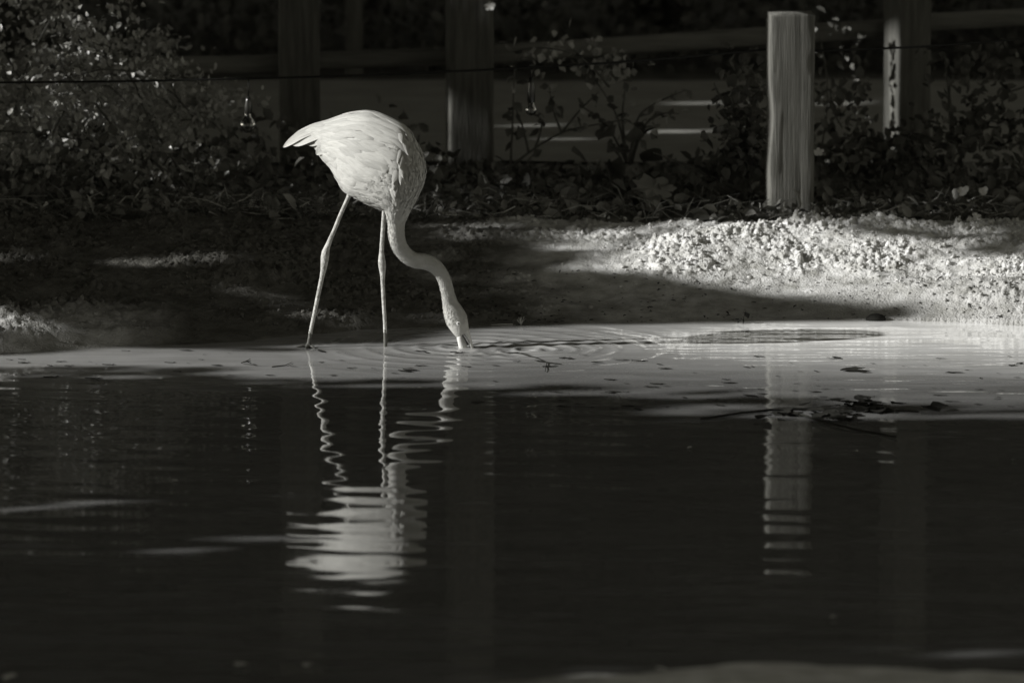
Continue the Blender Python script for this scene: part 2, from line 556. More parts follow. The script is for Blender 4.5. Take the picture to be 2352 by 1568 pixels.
# (top/front outline point, bottom/rear outline point, half depth, offset towards the back)
SEC = [
    (q(693, 358), q(695, 361), 0.004, 0.105), (q(714, 337), q(714, 351), 0.016, 0.100), (q(739, 319), q(735, 346), 0.028, 0.095),
    (q(765, 306), q(755, 351), 0.042, 0.088), (q(799, 296), q(772, 372), 0.062, 0.075), (q(834, 278), q(788, 395), 0.086, 0.058),
    (q(867, 269), q(805, 411), 0.104, 0.040), (q(905, 266), q(822, 440), 0.118, 0.018), (q(951, 280), q(842, 467), 0.126, -0.008),
    (q(994, 312), q(875, 483), 0.127, -0.032), (q(1020, 348), q(902, 495), 0.122, -0.050), (q(1037, 390), q(924, 503), 0.112, -0.064),
    (q(1037, 430), q(938, 507), 0.096, -0.074), (q(1022, 470), q(944, 514), 0.076, -0.080), (q(1003, 505), q(947, 526), 0.054, -0.082),
    (q(990, 538), q(948, 542), 0.038, -0.080), (n2(1180, 400), n2(1042, 405), 0.032, -0.076), (n2(1192, 470), n2(1056, 480), 0.031, -0.070),
    (n2(1228, 532), n2(1080, 545), 0.030, -0.062), (n2(1280, 570), n2(1115, 600), 0.029, -0.054), (n2(1335, 579), n2(1175, 658), 0.028, -0.047),
    (n2(1385, 590), n2(1255, 698), 0.027, -0.040), (n2(1430, 612), n2(1330, 711), 0.026, -0.034), (n2(1475, 645), n2(1388, 732), 0.026, -0.028),
    (n2(1520, 700), n2(1432, 772), 0.026, -0.022), (n2(1555, 762), n2(1463, 826), 0.026, -0.016), (n2(1580, 832), n2(1483, 895), 0.026, -0.012),
    (n2(1600, 920), n2(1497, 970), 0.026, -0.008), (n2(1624, 985), n2(1505, 1040), 0.028, -0.005), (n2(1664, 1045), n2(1508, 1085), 0.032, -0.003),
    (n2(1698, 1100), n2(1519, 1135), 0.035, -0.002), (n2(1716, 1165), n2(1541, 1200), 0.035, -0.002), (n2(1722, 1222), n2(1585, 1262), 0.030, -0.002),
    (n2(1724, 1245), n2(1618, 1300), 0.024, -0.002)]


def cubic(arr, t):
    arr = np.asarray(arr, float)
    n = len(arr)
    t = np.clip(np.asarray(t, float), 0, n - 1.0001)
    i = np.floor(t).astype(int); f = (t - i)[..., None]
    p0 = arr[np.maximum(i - 1, 0)]; p1 = arr[i]; p2 = arr[np.minimum(i + 1, n - 1)]; p3 = arr[np.minimum(i + 2, n - 1)]
    return 0.5 * (2 * p1 + (p2 - p0) * f + (2 * p0 - 5 * p1 + 4 * p2 - p3) * f ** 2 + (3 * p1 - p0 - 3 * p2 + p3) * f ** 3)


_T = np.array([at_y(s[0][0], s[0][1] + (9 if 4 < i < 9 else (5 if i < 5 else 0)), 0) for i, s in enumerate(SEC)]); _B = np.array([at_y(*s[1], 0) for s in SEC])
_D = np.array([[s[2], s[3]] for s in SEC])


def S(t, phi):
    """point of the bird's skin: t along tail-to-beak, phi round it (0 back, pi/2 camera side, pi belly)"""
    t, phi = np.broadcast_arrays(np.asarray(t, float), np.asarray(phi, float))
    T = cubic(_T, t); B = cubic(_B, t); D = cubic(_D, t)
    c = (T + B) / 2; a = (T - B) / 2
    w = np.zeros_like(c); w[..., 1] = -1
    p = c + a * np.cos(phi)[..., None] + w * (np.sign(np.sin(phi)) * np.abs(np.sin(phi)) ** 0.9 * D[..., 0])[..., None]
    p[..., 1] += D[..., 1]
    return p


def Sn(t, phi, e=0.02):
    dt = S(t + e, phi) - S(t - e, phi)
    dp = S(t, phi + e) - S(t, phi - e)
    n = np.cross(dt, dp)
    n = n / (np.linalg.norm(n, axis=-1, keepdims=True) + 1e-12)
    # outward
    out = S(t, phi) - (S(t, 0.0) + S(t, math.pi)) / 2
    s = np.sign((n * out).sum(-1, keepdims=True))
    return n * np.where(s == 0, 1, s), dt / (2 * e), dp / (2 * e)


BIRD = at_z(800, 797)
bird = empty('flamingo', (BIRD[0], BIRD[1], 0.0), 'pale flamingo wading with its neck bent down and beak dipped in the pond', 'flamingo')

# one continuous skin: torso + neck + head loft, legs and feet, fused by a voxel remesh
NT, NP = 150, 44
tt = np.linspace(0, len(SEC) - 1.001, NT)
ff = np.linspace(0, 2 * math.pi, NP, endpoint=False)
TT, FF = np.meshgrid(tt, ff, indexing='ij')
V = S(TT, FF).reshape(-1, 3)
bm_ = Mb()
bm_.v = [p for p in V]
for i in range(NT - 1):
    for j in range(NP):
        k = (j + 1) % NP
        bm_.f.append((i * NP + j, i * NP + k, (i + 1) * NP + k, (i + 1) * NP + j))
bm_.f.append(tuple(range(NP))[::-1])
bm_.f.append(tuple((NT - 1) * NP + j for j in range(NP)))


def leg_path(pts, Y):
    return [at_y(*n2(a, c), Y) for a, c, r in pts], [r for a, c, r in pts]


LEGA = [(735, -10, .030), (725, 40, .019), (705, 95, .0095), (672, 170, .0088), (640, 240, .0086), (607, 320, .0086), (575, 400, .0088), (545, 468, .0098), (520, 530, .0118),
        (505, 575, .0160), (499, 620, .0168), (494, 670, .0150), (486, 730, .0118), (474, 790, .0098), (455, 880, .0092), (442, 940, .0090),
        (430, 1000, .0088), (405, 1120, .0082), (384, 1220, .0080), (368, 1320, .0084), (358, 1372, .0096), (354, 1392, .0080)]
LEGB = [(1012, 120, .024), (1008, 170, .012), (1004, 230, .0092), (998, 310, .0090), (992, 400, .0090), (985, 500, .0090), (981, 580, .0098), (982, 625, .0135), (985, 670, .0158),
        (988, 710, .0150), (990, 760, .0112), (991, 820, .0088), (994, 900, .0086), (998, 980, .0084), (1004, 1080, .0082), (1010, 1180, .0080),
        (1013, 1280, .0080), (1014, 1360, .0084), (1014, 1460, .0090), (1012, 1500, .007)]
pa, ra = leg_path(LEGA, 0.0)
pb, rb = leg_path(LEGB, 0.02)
pa[0][1] -= 0.02; pa[1][1] -= 0.01
bm_.tube(pa, ra, 14)
bm_.tube(pb, rb, 14)
# feet: three webbed toes, the standing one on the shoal, the other under water
ft = pa[-2]
for dx, dy, dz, l in ((-0.060, -0.010, -0.010, 1), (-0.010, -0.055, -0.012, 1), (0.035, -0.035, -0.012, 1), (0.018, 0.02, -0.006, 0.8)):
    e = ft + np.array([dx, dy, dz]) * l
    bm_.tube([ft, ft * 0.5 + e * 0.5 + np.array([0, 0, 0.004]), e], [.008, .0062, .0025], 8)
fb = pb[-2] + np.array([0, 0, -0.02])
for dx, dy in ((0.07, -0.03), (0.05, 0.05), (0.09, 0.01), (-0.03, 0.0)):
    bm_.tube([fb, fb + np.array([dx, dy, -0.015])], [.008, .003], 8)
tmp = bpy.data.meshes.new('bird_rough')
tmp.from_pydata([tuple(map(float, p)) for p in bm_.v], [], bm_.f)
bmx = bmesh.new(); bmx.from_mesh(tmp); bmesh.ops.recalc_face_normals(bmx, faces=bmx.faces); bmx.to_mesh(tmp); bmx.free()
to = bpy.data.objects.new('bird_rough', tmp); C.objects.link(to)
md = to.modifiers.new('r', 'REMESH'); md.mode = 'VOXEL'; md.voxel_size = 0.0032; md.adaptivity = 0
sm = to.modifiers.new('s', 'SMOOTH'); sm.factor = 0.5; sm.iterations = 4
dg = bpy.context.evaluated_depsgraph_get(); dg.update()
bme = bpy.data.meshes.new_from_object(to.evaluated_get(dg))
bpy.data.objects.remove(to); bpy.data.meshes.remove(tmp)
bme.name = 'body'
bme.materials.clear()
for k in ('feather', 'leg', 'foot'): bme.materials.append(M[k])
body = link('body', bme, None, bird, True)
bc = np.empty(len(bme.polygons) * 3, np.float32); bme.polygons.foreach_get('center', bc); bc = bc.reshape(-1, 3)


def near_path(c, pts, i0, lim):
    P = np.array(pts)
    best = np.full(len(c), 9.0)
    for i in range(i0, len(P) - 1):
        a, b_ = P[i], P[i + 1]
        d = b_ - a
        s = np.clip(((c - a) @ d) / (d @ d), 0, 1)
        best = np.minimum(best, np.linalg.norm(c - (a + s[:, None] * d), axis=1))
    return best < lim


isleg = near_path(bc, pa, 2, 0.02) | near_path(bc, pb, 2, 0.02)
isfoot = isleg & (bc[:, 2] < 0.06 + 0.02 * pnoise(bc[:, 0] * 90, bc[:, 2] * 90, 3))
isfoot |= (bc[:, 2] < 0.03) & (np.abs(bc[:, 0] - BEAK[0]) > 0.12)
bme.polygons.foreach_set('material_index', np.where(isfoot, 2, np.where(isleg, 1, 0)).astype(np.int32))


def vane_uv(me, ns, nw):
    """u runs across the vane, v along the shaft"""
    li = np.empty(len(me.loops), np.int32); me.loops.foreach_get('vertex_index', li)
    li = li % (ns * nw)
    sh = me.polygons[0].index
    uvl = me.uv_layers.new(name='UVMap')
    uvs = np.stack([(li % nw) / (nw - 1), (li // nw) / (ns - 1)], -1).astype(np.float32)
    uvl.data.foreach_set('uv', uvs.ravel())


# feathers lying on the skin, each one a curved vane
def feather(t0, phi0, L, w, ang=0.0, lift=0.006, off=0.0015, bend=0.0, camber=0.004, tipsharp=0.7, name='feather', collect=None):
    """ang turns the vane in the skin: 0 points to the tail, positive towards the belly"""
    ns, nw = 9, 5
    lift *= .7; camber *= .7
    P = []
    t, ph = t0, phi0
    a = ang
    _, dt, dp = Sn(np.array(t), np.array(ph))
    ds = L / (ns - 1)
    for i in range(ns):
        s = i / (ns - 1)
        n, dt, dp = Sn(np.array(t), np.array(ph))
        lt = max(np.linalg.norm(dt), 0.004); lp = max(np.linalg.norm(dp), 0.012)
        hw = w * (min(1, (s * 3.2 + 0.25)) * (1 - max(0, (s - 0.55) / 0.45) ** 2.0 * tipsharp) * (1 if s < 0.999 else 0.35))
        qq = np.linspace(-1, 1, nw)
        tq = t + math.sin(a) * qq * hw / lt
        pq = ph + math.cos(a) * qq * hw / lp
        nn, _, _ = Sn(tq, pq)
        k_ = min(1.0, s / 0.3); k_ = k_ * k_ * (3 - 2 * k_)
        row = S(tq, pq) + nn * ((off + camber * (1 - qq * qq)) * k_ - .003 * (1 - k_) + lift * s ** 1.3)[:, None]
        P.append(row)
        t = t - math.cos(a) * ds / lt
        ph = ph + math.sin(a) * ds / lp
        t = max(t, 0.02)
        a += bend / (ns - 1)
    v = np.array(P).reshape(-1, 3)
    f = []
    for i in range(ns - 1):
        for j in range(nw - 1):
            f.append((i * nw + j, i * nw + j + 1, (i + 1) * nw + j + 1, (i + 1) * nw + j))
    if collect is not None:
        collect.append((v, np.array(f)))
        return
    me = mesh_arr(name, v, f)
    vane_uv(me, ns, nw)
    return link(name, me, M['vane'], body, True)


RB = random.Random(5)


def jit(v, a): return v + RB.uniform(-a, a)


for side in (1, -1):
    # small contour feathers first, then the wing coverts over them, the long scapulars last
    st = 1 if side == 1 else 2
    for ph in np.linspace(0.56, 0.97, 6)[::st]:                       # belly and flank
        for t in np.linspace(5.4, 11.6, 9):
            feather(jit(t, .3), side * jit(ph, .03) * math.pi, jit(.085, .018), jit(.015, .004), side * jit(.22, .2), .0022, .0006, side * jit(.1, .2), .0025, .9)
    for r, (ph0, nf) in list(enumerate(((0.60, 6), (0.53, 7), (0.46, 7), (0.39, 7), (0.32, 7))))[::st]:   # wing coverts
        for k in range(nf):
            t = 4.9 + k * 0.92 + 0.45 * (r % 2)
            if t > 10.8: continue
            feather(jit(t, .2), side * (jit(ph0, .02) - 0.008 * k) * math.pi, jit(.135, .02), jit(.018, .004), side * jit(.10, .10), .0030, .0014 + .0005 * r, side * jit(.14, .12), .0032, .85)
    for r, ph0 in list(enumerate((0.27, 0.21, 0.15, 0.09, 0.03)))[::st]:                # scapulars along the back
        for k in range(5):
            feather(jit(5.0 + k * 1.12 + .5 * (r % 2), .2), side * jit(ph0, .012) * math.pi, jit(.175, .025), jit(.016, .003), side * jit(.04, .07), .0028, .0022 + .0005 * r, side * jit(0, .08), .003, .85)
    for k, (ph0, t0) in enumerate(((0.10, 4.6), (0.22, 4.4), (0.36, 4.5), (0.52, 4.6), (0.68, 4.6), (0.8, 4.8))):   # long quills over the tail
        feather(t0, side * ph0 * math.pi, 0.145 - 0.012 * k, .017, side * jit(0.0, .05), .004, .004, 0, .004, .9)
    # loose plumes that hang forward over the shoulder
    for k in range(11):
        feather(jit(8.8 + 0.16 * k, .25), side * (0.15 + 0.040 * k + RB.uniform(-.02, .02)) * math.pi, jit(.060, .012), jit(.011, .002),
                side * (math.pi - jit(0.85, .4)), .010, .005, side * jit(.2, .2), .003, .95)

breast = []
for side in (1, -1):
    for t in np.linspace(14.6, 9.6, 12):
        for ph in np.linspace(0.05, 0.97, 11):
            feather(jit(t, .2), side * jit(ph, .04) * math.pi, jit(.042, .012), jit(.010, .003), side * jit(.0, .25), .0035, .001, side * jit(0, .2), .0028, .9, collect=breast)
vb, fb2, o_ = [], [], 0
for v, f in breast:
    vb.append(v); fb2.append(f + o_); o_ += len(v)
bme2 = mesh_arr('breast_plumage', np.concatenate(vb), np.concatenate(fb2))
vane_uv(bme2, 9, 5)
tag(link('breast_plumage', bme2, M['vane'], body, True), kind='stuff')

# free quills of the folded wings that form the pointed tail
def quill(line, wid, Y, Y1, droop):
    ns, nw = 12, 5
    cl = cubic(np.array([at_y(*q(a, c), Y + (Y1 - Y) * i / (len(line) - 1)) for i, (a, c) in enumerate(line)]), np.linspace(0, len(line) - 1.001, ns))
    v, f = [], []
    for i in range(ns):
        s = i / (ns - 1)
        t_ = cl[min(i + 1, ns - 1)] - cl[max(i - 1, 0)]; t_ /= np.linalg.norm(t_)
        up_ = np.cross(t_, [0, 1, 0]); up_ = up_ * (1 if up_[2] > 0 else -1)
        sd = np.array([0, -math.cos(droop), 0]) - up_ * math.sin(droop)
        hw = wid * min(1, .5 + s * 2) * (1 - max(0, (s - .5) / .5) ** 2.2 * .9)
        for j in range(nw):
            qq = j / (nw - 1) * 2 - 1
            v.append(cl[i] + sd * hw * qq + np.cross(sd, t_) * .003 * (1 - qq * qq))
    for i in range(ns - 1):
        for j in range(nw - 1):
            f.append((i * nw + j, i * nw + j + 1, (i + 1) * nw + j + 1, (i + 1) * nw + j))
    qm = mesh_arr('feather', np.array(v), f); vane_uv(qm, ns, nw)
    return link('feather', qm, M['vane'], body, True)


quill([(812, 306), (770, 316), (732, 331), (708, 347), (691, 360)], .020, .03, .085, .9)
quill([(808, 300), (768, 308), (735, 322), (712, 340), (700, 352)], .018, .06, .10, .5)
quill([(806, 318), (772, 330), (745, 341), (725, 350), (712, 353)], .020, .01, .07, 1.1)
quill([(806, 330), (782, 340), (762, 348), (745, 350)], .020, .00, .05, 1.2)
quill([(812, 350), (795, 360), (780, 370), (772, 378)], .022, -.02, .03, 1.2)

# soft short plumage: thousands of tiny blades, too many to pick apart
NB = 7500
tb = np.concatenate([G.uniform(9.0, 15.0, NB // 3), G.uniform(14.5, 28.0, NB - NB // 3 - 700), G.uniform(27.5, 31.2, 700)])
pbh = G.uniform(0, 2 * math.pi, NB)
n_, dt_, dp_ = Sn(tb, pbh)
p0 = S(tb, pbh)
dt_ = dt_ / np.linalg.norm(dt_, axis=1, keepdims=True); dp_ = dp_ / np.linalg.norm(dp_, axis=1, keepdims=True)
Lb = np.where(tb < 15, G.uniform(.014, .030, NB), G.uniform(.006, .012, NB))
wb_ = Lb * G.uniform(.16, .26, NB)
dr = -dt_ + dp_ * G.normal(0, .22, NB)[:, None]
base = p0 + n_ * 0.0003
tip = base + dr * Lb[:, None] + n_ * (Lb * G.uniform(.04, .22, NB))[:, None]
mid = (base + tip) / 2 + n_ * (Lb * 0.07)[:, None]
vv = np.stack([base, mid + dp_ * wb_[:, None], tip, mid - dp_ * wb_[:, None]], 1).reshape(-1, 3)
fv = np.arange(NB * 4).reshape(-1, 4)
pl = link('plumage', mesh_arr('plumage', vv, fv), M['feather'], body)
tag(pl, kind='stuff')

# head: eye and beak
ec = at_y(*n2(1637, 1183), -0.036)
ring = Mb()
prof = [(0.0088, 0.006), (0.0088, -0.001), (0.0070, -0.0026), (0.0046, -0.0024), (0.0, -0.0030)]
for r_, y_ in prof:
    for j in range(16):
        w = 2 * math.pi * j / 16
        ring.v.append(ec + np.array([r_ * math.cos(w), y_, r_ * math.sin(w)]))
for i in range(len(prof) - 1):
    for j in range(16):
        k = (j + 1) % 16
        ring.f.append((i * 16 + j, i * 16 + k, (i + 1) * 16 + k, (i + 1) * 16 + j))
eye = ring.build('eye', M['eye_ring'], body)
pu = Mb()
prof = [(0.0036, -0.0024), (0.0031, -0.0038), (0.0, -0.0044)]
for r_, y_ in prof:
    for j in range(12):
        w = 2 * math.pi * j / 12
        pu.v.append(ec + np.array([r_ * math.cos(w), y_, r_ * math.sin(w)]))
for i in range(len(prof) - 1):
    for j in range(12):
        k = (j + 1) % 12
        pu.f.append((i * 12 + j, i * 12 + k, (i + 1) * 12 + k, (i + 1) * 12 + j))
pu.build('pupil', M['pupil'], body)


def loft(secs, name, mat, n=16):
    m = Mb()
    for (a, c, d) in secs:
        A = at_y(*n2(*a), -0.002); Bq = at_y(*n2(*c), -0.002)
        ce = (A + Bq) / 2; ax = (A - Bq) / 2
        for j in range(n):
            w = 2 * math.pi * j / n
            m.v.append(ce + ax * math.cos(w) + np.array([0, -1, 0]) * d * math.sin(w))
    for i in range(len(secs) - 1):
        for j in range(n):
            k = (j + 1) % n
            m.f.append((i * n + j, i * n + k, (i + 1) * n + k, (i + 1) * n + j))
    m.f.append(tuple(range(n))[::-1]); m.f.append(tuple((len(secs) - 1) * n + j for j in range(n)))
    return m.build(name, mat, body)


# lower bill (stout, towards the throat), upper bill (thin keel on the far side of the gape)
loft([((1700, 1200), (1622, 1215), .020), ((1688, 1250), (1617, 1280), .022), ((1680, 1290), (1622, 1320), .0205), ((1690, 1330), (1630, 1350), .019), ((1712, 1385), (1640, 1400), .016), ((1735, 1440), (1680, 1470), .010)], 'lower_bill', M['beak'])
loft([((1722, 1215), (1650, 1215), .022), ((1733, 1265), (1668, 1262), .020), ((1744, 1305), (1690, 1290), .017), ((1752, 1340), (1716, 1335), .014), ((1762, 1390), (1735, 1395), .011), ((1765, 1430), (1750, 1440), .006)], 'upper_bill', M['beak'])
gp = Mb(); gp.tube([at_y(*n2(a, c), -0.0215) for a, c in ((1662, 1270), (1680, 1300), (1700, 1335), (1716, 1365))], [.0018, .0035, .004, .004], 6)
gp.build('gape', M['beak_line'], body)

# ------------------------------------------------------------------ foliage helpers
def leaf_mesh(name, P, D, N, L, W, fold=0.15):
    """two-faced folded leaves: P base points, D directions, N normals"""
    D = D / (np.linalg.norm(D, axis=1, keepdims=True) + 1e-9)
    Sd = np.cross(D, N); Sd = Sd / (np.linalg.norm(Sd, axis=1, keepdims=True) + 1e-9)
    N = np.cross(Sd, D)
    L = np.broadcast_to(np.asarray(L, float), (len(P),))[:, None]
    W = np.broadcast_to(np.asarray(W, float), (len(P),))[:, None]
    a = P; tip = P + D * L - N * L * 0.12
    m1 = P + D * L * 0.3; m2 = P + D * L * 0.7 - N * L * 0.03
    up = N * (W * fold)
    l1 = m1 + Sd * W * 0.5 + up; r1 = m1 - Sd * W * 0.5 + up
    l2 = m2 + Sd * W * 0.42 + up; r2 = m2 - Sd * W * 0.42 + up
    n = len(P)
    v = np.stack([a, l1, l2, tip, r2, r1], 1).reshape(-1, 3)
    k = np.arange(n)[:, None] * 6
    f = np.concatenate([k + np.array([[0, 1, 2, 3]]), k + np.array([[0, 3, 4, 5]])], 0)
    return mesh_arr(name, v, f)


def rand_dirs(n, g=G):
    d = g.normal(size=(n, 3))
    return d / np.linalg.norm(d, axis=1, keepdims=True)


def ground_hit(px, py):
    z = 0.1
    for _ in range(14):
        p = at_z(px, py, z)
        z = 0.5 * z + 0.5 * float(np.maximum(height(p[0], p[1], False), 0))
    return at_z(px, py, z)


def uv(P):
    P = np.asarray(P)
    return np.stack([P @ E1, P @ E2], -1)


# ------------------------------------------------------------------ where the sun gets through the trees on the left
HOLES = []


def hole(pts, p=1.0, grow=0.10):
    Qp = uv(np.array(pts))
    ext = np.maximum(Qp.max(0) - Qp.min(0), .02)
    c = (Qp.max(0) + Qp.min(0)) / 2
    HOLES.append((c + (Qp - c) * (1 + grow / ext), p))


def on_water(*l): return [at_z(a, c, 0.0) for a, c in l]
def on_ground(*l): return [ground_hit(a, c) for a, c in l]
def on_plane(Y, *l): return [at_y(a, c, Y) for a, c in l]


hole(on_water((-80, 822), (150, 812), (360, 797), (560, 803), (700, 806), (900, 797), (1090, 756), (1450, 748), (1650, 745), (2000, 740), (2450, 735), (2450, 930), (2100, 925),
              (1900, 912), (1700, 895), (1500, 893), (1300, 884), (1060, 876), (900, 868), (720, 858), (600, 852), (480, 842), (300, 840), (100, 842), (-80, 846)))
hole(on_water((-80, 838), (300, 838), (600, 846), (900, 864), (1300, 880), (1700, 892), (2100, 918), (2450, 925), (2450, 950), (2100, 940), (1700, 918), (1300, 906), (900, 898), (600, 882), (300, 866), (-80, 874)), 0.5, 0.0)
hole(on_water((1640, 930), (1800, 936), (2100, 946), (2450, 930), (2450, 952), (2200, 955), (1900, 962), (1700, 958), (1560, 945)), 0.9)
hole(on_water((-80, 1150), (140, 1148), (330, 1136), (520, 1132), (660, 1130), (660, 1140), (420, 1150), (200, 1162), (-80, 1172)), 0.33)
hole(on_water((330, 1258), (480, 1238), (720, 1236), (720, 1262), (560, 1275), (400, 1272)), 0.36)
hole(on_water((1000, 1545), (1700, 1535), (2400, 1490), (2400, 1640), (1000, 1640)), 0.15)
hole(on_ground((1420, 600), (1540, 545), (1620, 515), (1900, 522), (2060, 560), (2200, 590), (2450, 600), (2450, 775), (2300, 750), (2150, 724), (2080, 704), (1900, 684), (1690, 662), (1600, 644), (1480, 626)))
hole(on_ground((1040, 530), (1100, 516), (1240, 520), (1330, 552), (1460, 522), (1560, 503), (1900, 500), (2080, 515), (2200, 530), (2450, 545), (2450, 770), (2300, 748), (2150, 722),
               (2080, 702), (1900, 682), (1690, 660), (1600, 642), (1380, 617), (1260, 600), (1190, 565), (1060, 545)), 0.42)
hole(on_water((1100, 890), (1500, 900), (2450, 935), (2450, 962), (1900, 960), (1500, 935), (1100, 920)), 0.3, 0.0)
hole(on_ground((-80, 726), (140, 724), (300, 738), (310, 768), (180, 794), (-80, 808)), 0.45, .10)
hole(on_ground((40, 572), (200, 566), (350, 606), (345, 640), (200, 640), (60, 610)), 0.35)
hole(on_ground((520, 628), (620, 628), (620, 645), (540, 645)), 0.3)
hole(on_ground((640, 684), (800, 700), (1010, 705), (1000, 752), (780, 750)), 0.35)
hole(on_plane(2.3, (400, 440), (1060, 400), (1060, 508), (400, 508)), 0.2)
hole(on_plane(2.3, (560, 455), (720, 470), (720, 508), (540, 505)), 0.6)
hole(on_plane(2.2, (620, 330), (700, 340), (690, 420), (630, 410)), 0.7)
hole(on_plane(3.0, (-80, -10), (420, -10), (480, 260), (300, 330), (-80, 330)), 0.5)
hole(on_plane(3.0, (-80, 120), (180, 120), (240, 200), (200, 290), (-80, 290)), 0.85)
hole(on_plane(2.8, (100, 290), (300, 280), (300, 400), (130, 400)), 0.4)
hole(on_plane(2.35, (1752, 10), (1885, 10), (1885, 502), (1752, 502)))
hole(on_plane(4.75, (1008, 228), (1040, 218), (1052, 335), (1016, 340)), 1.0, .09)
hole(on_plane(4.85, (2016, 88), (2078, 88), (2078, 318), (2016, 318)), 1.0, .12)
hole(on_plane(2.5, (540, 215), (600, 215), (600, 312), (540, 312)))
hole(on_plane(4.7, (1108, 2), (1140, 2), (1140, 30), (1108, 30)), 0.9)
hole(on_plane(2.4, (2180, 415), (2280, 415), (2280, 455), (2180, 455)), 0.5)
for l in (((1490, 299), (1700, 296), (1660, 314), (1500, 314)), ((1560, 236), (1760, 234), (1760, 246), (1580, 248)), ((1270, 320), (1400, 312), (1400, 318), (1270, 328)),
          ((-80, 318), (150, 318), (140, 330), (-80, 332)), ((1870, 238), (2000, 236), (2000, 252), (1870, 252)), ((2230, 258), (2352, 256), (2352, 270), (2230, 270)),
          ((1170, 285), (1280, 282), (1280, 292), (1170, 294))):
    hole([at_z(a, c, 0.2) for a, c in l], 0.38, .06)
hole(on_plane(0.0, (600, 350), (670, 260), (760, 215), (840, 200), (920, 215), (990, 270), (1025, 370), (1010, 450), (1000, 500), (1040, 545), (1090, 610), (1120, 700), (1130, 825), (640, 825),
              (660, 700), (690, 560), (720, 450), (650, 385)))


def open_prob(Q):
    out = np.zeros(len(Q))
    for poly, p in HOLES:
        x, y = Q[:, 0], Q[:, 1]
        ins = np.zeros(len(Q), bool)
        j = len(poly) - 1
        for i in range(len(poly)):
            xi, yi = poly[i]; xj, yj = poly[j]
            c = ((yi > y) != (yj > y)) & (x < (xj - xi) * (y - yi) / (yj - yi + 1e-12) + xi)
            ins ^= c
            j = i
        out = np.maximum(out, ins * p)
    return out


# shade trees on the left shore: every leaf hangs where the photograph has shade
TREE_U = [-9.5, -6.2, -3.2, 3.7, 6.9, 10.0, 13.4, 17.0]
cs = 0.20
U, Vv = np.meshgrid(np.arange(-11, 19, cs), np.arange(-1.7, 9.0, cs))
Q0 = np.stack([U.ravel() + cs / 2, Vv.ravel() + cs / 2], -1)
pr = np.stack([open_prob(Q0 + np.array([a, c]) * cs * 1.7) for a in (-1, -.75, -0.5, -.25, 0, .25, .5, .75, 1) for c in (-1, -.75, -.5, -.25, 0, .25, .5, .75, 1)], 0)
mixed = pr.max(0) > 0
coarse = Q0[~mixed]
fs = 0.04
o = (np.arange(5) + 0.5) * fs - cs / 2
OX, OY = np.meshgrid(o, o)
fine = (Q0[mixed][:, None, :] + np.stack([OX.ravel(), OY.ravel()], -1)[None]).reshape(-1, 2)
pf = open_prob(fine)
# clumpy openings: dapples are decided by a noise field, not by single leaves
nzv = fbm(fine[:, 0] * 6.5, fine[:, 1] * 6.5, 2, 90)
nzv = np.argsort(np.argsort(nzv)) / len(nzv)
fine = fine[~((pf >= 0.99) | ((pf > 0) & (nzv < pf)))]
shade_trees = []


def place_leaves(Qs, size, g, jitter):
    Pq = Qs + g.uniform(-jitter, jitter, Qs.shape)
    s = -11.3 + 1.1 * pnoise(Qs[:, 0] * 0.5, Qs[:, 1] * 0.5, 95) + g.uniform(-0.8, 0.8, len(Qs))
    P = Pq[:, :1] * E1 + Pq[:, 1:] * E2 + s[:, None] * DS
    N = -DS + 0.45 * g.normal(size=P.shape)
    D = np.cross(N, rand_dirs(len(P), g))
    D = D / np.linalg.norm(D, axis=1, keepdims=True)
    L = size * g.uniform(0.85, 1.25, len(P))
    return P - D * (L * 0.5)[:, None], D, N, L


leafsets = []
for layer in range(4):
    leafsets.append(place_leaves(coarse, cs * 2.0, G, cs * 0.45))
    if layer < 2: leafsets.append(place_leaves(fine, fs * 2.1, G, fs * 0.4))
Pa = np.concatenate([l[0] for l in leafsets]); Da = np.concatenate([l[1] for l in leafsets])
Na = np.concatenate([l[2] for l in leafsets]); La = np.concatenate([l[3] for l in leafsets])
ua = Pa @ E1
which = np.argmin(np.abs(ua[:, None] - np.array(TREE_U)[None]), 1)
for i, u in enumerate(TREE_U):
    sel = which == i
    B0 = u * E1 + (-11.6) * np.array([DS[0], DS[1], 0]); 
    z0 = float(height(B0[0], B0[1], False))
    t = empty('shade_tree', (B0[0], B0[1], z0), 'tall leafy tree on the shore left of the picture, known by its shade', 'tree', 'trees shading the pond from the left')
    m = Mb()
    top = np.array([B0[0], B0[1], 9.0])
    lean = np.array([R.uniform(-.3, .3), R.uniform(-.1, .1), 0])
    m.tube([[B0[0], B0[1], z0 - 0.1], B0 + [0, 0, 1.5] + lean * .2, B0 + [0, 0, 4] + lean * .6, top + lean], [.24, .17, .13, .04], 10)
    ks = np.where(sel)[0]; nlimb = 0
    for k in R.sample(list(ks), 60)[:60]:
        h = max(2.2, min(8.0, Pa[k][2] - 1.0))
        a = B0 * (1 - h / 9) + (top + lean) * (h / 9); a = np.array([a[0], a[1], h])
        mid_ = a * 0.5 + Pa[k] * 0.5 + np.array([0, 0, .25])
        chk = np.array([a + (mid_ - a) * f for f in np.linspace(0, 1, 12)] + [mid_ + (Pa[k] - mid_) * f for f in np.linspace(0, 1, 12)])
        if nlimb >= 9 or open_prob(np.concatenate([uv(chk) + d for d in ([0, 0], [.1, 0], [-.1, 0], [0, .1], [0, -.1])])).max() > 0: continue
        nlimb += 1
        m.tube([a, mid_, Pa[k]], [.06, .04, .012], 6)
    m.build('trunk', M['bark'], t)
    cm = leaf_mesh('crown', Pa[sel], Da[sel], Na[sel], La[sel], La[sel] * 0.78)
    link('crown', cm, M['leaf_tree'], t)

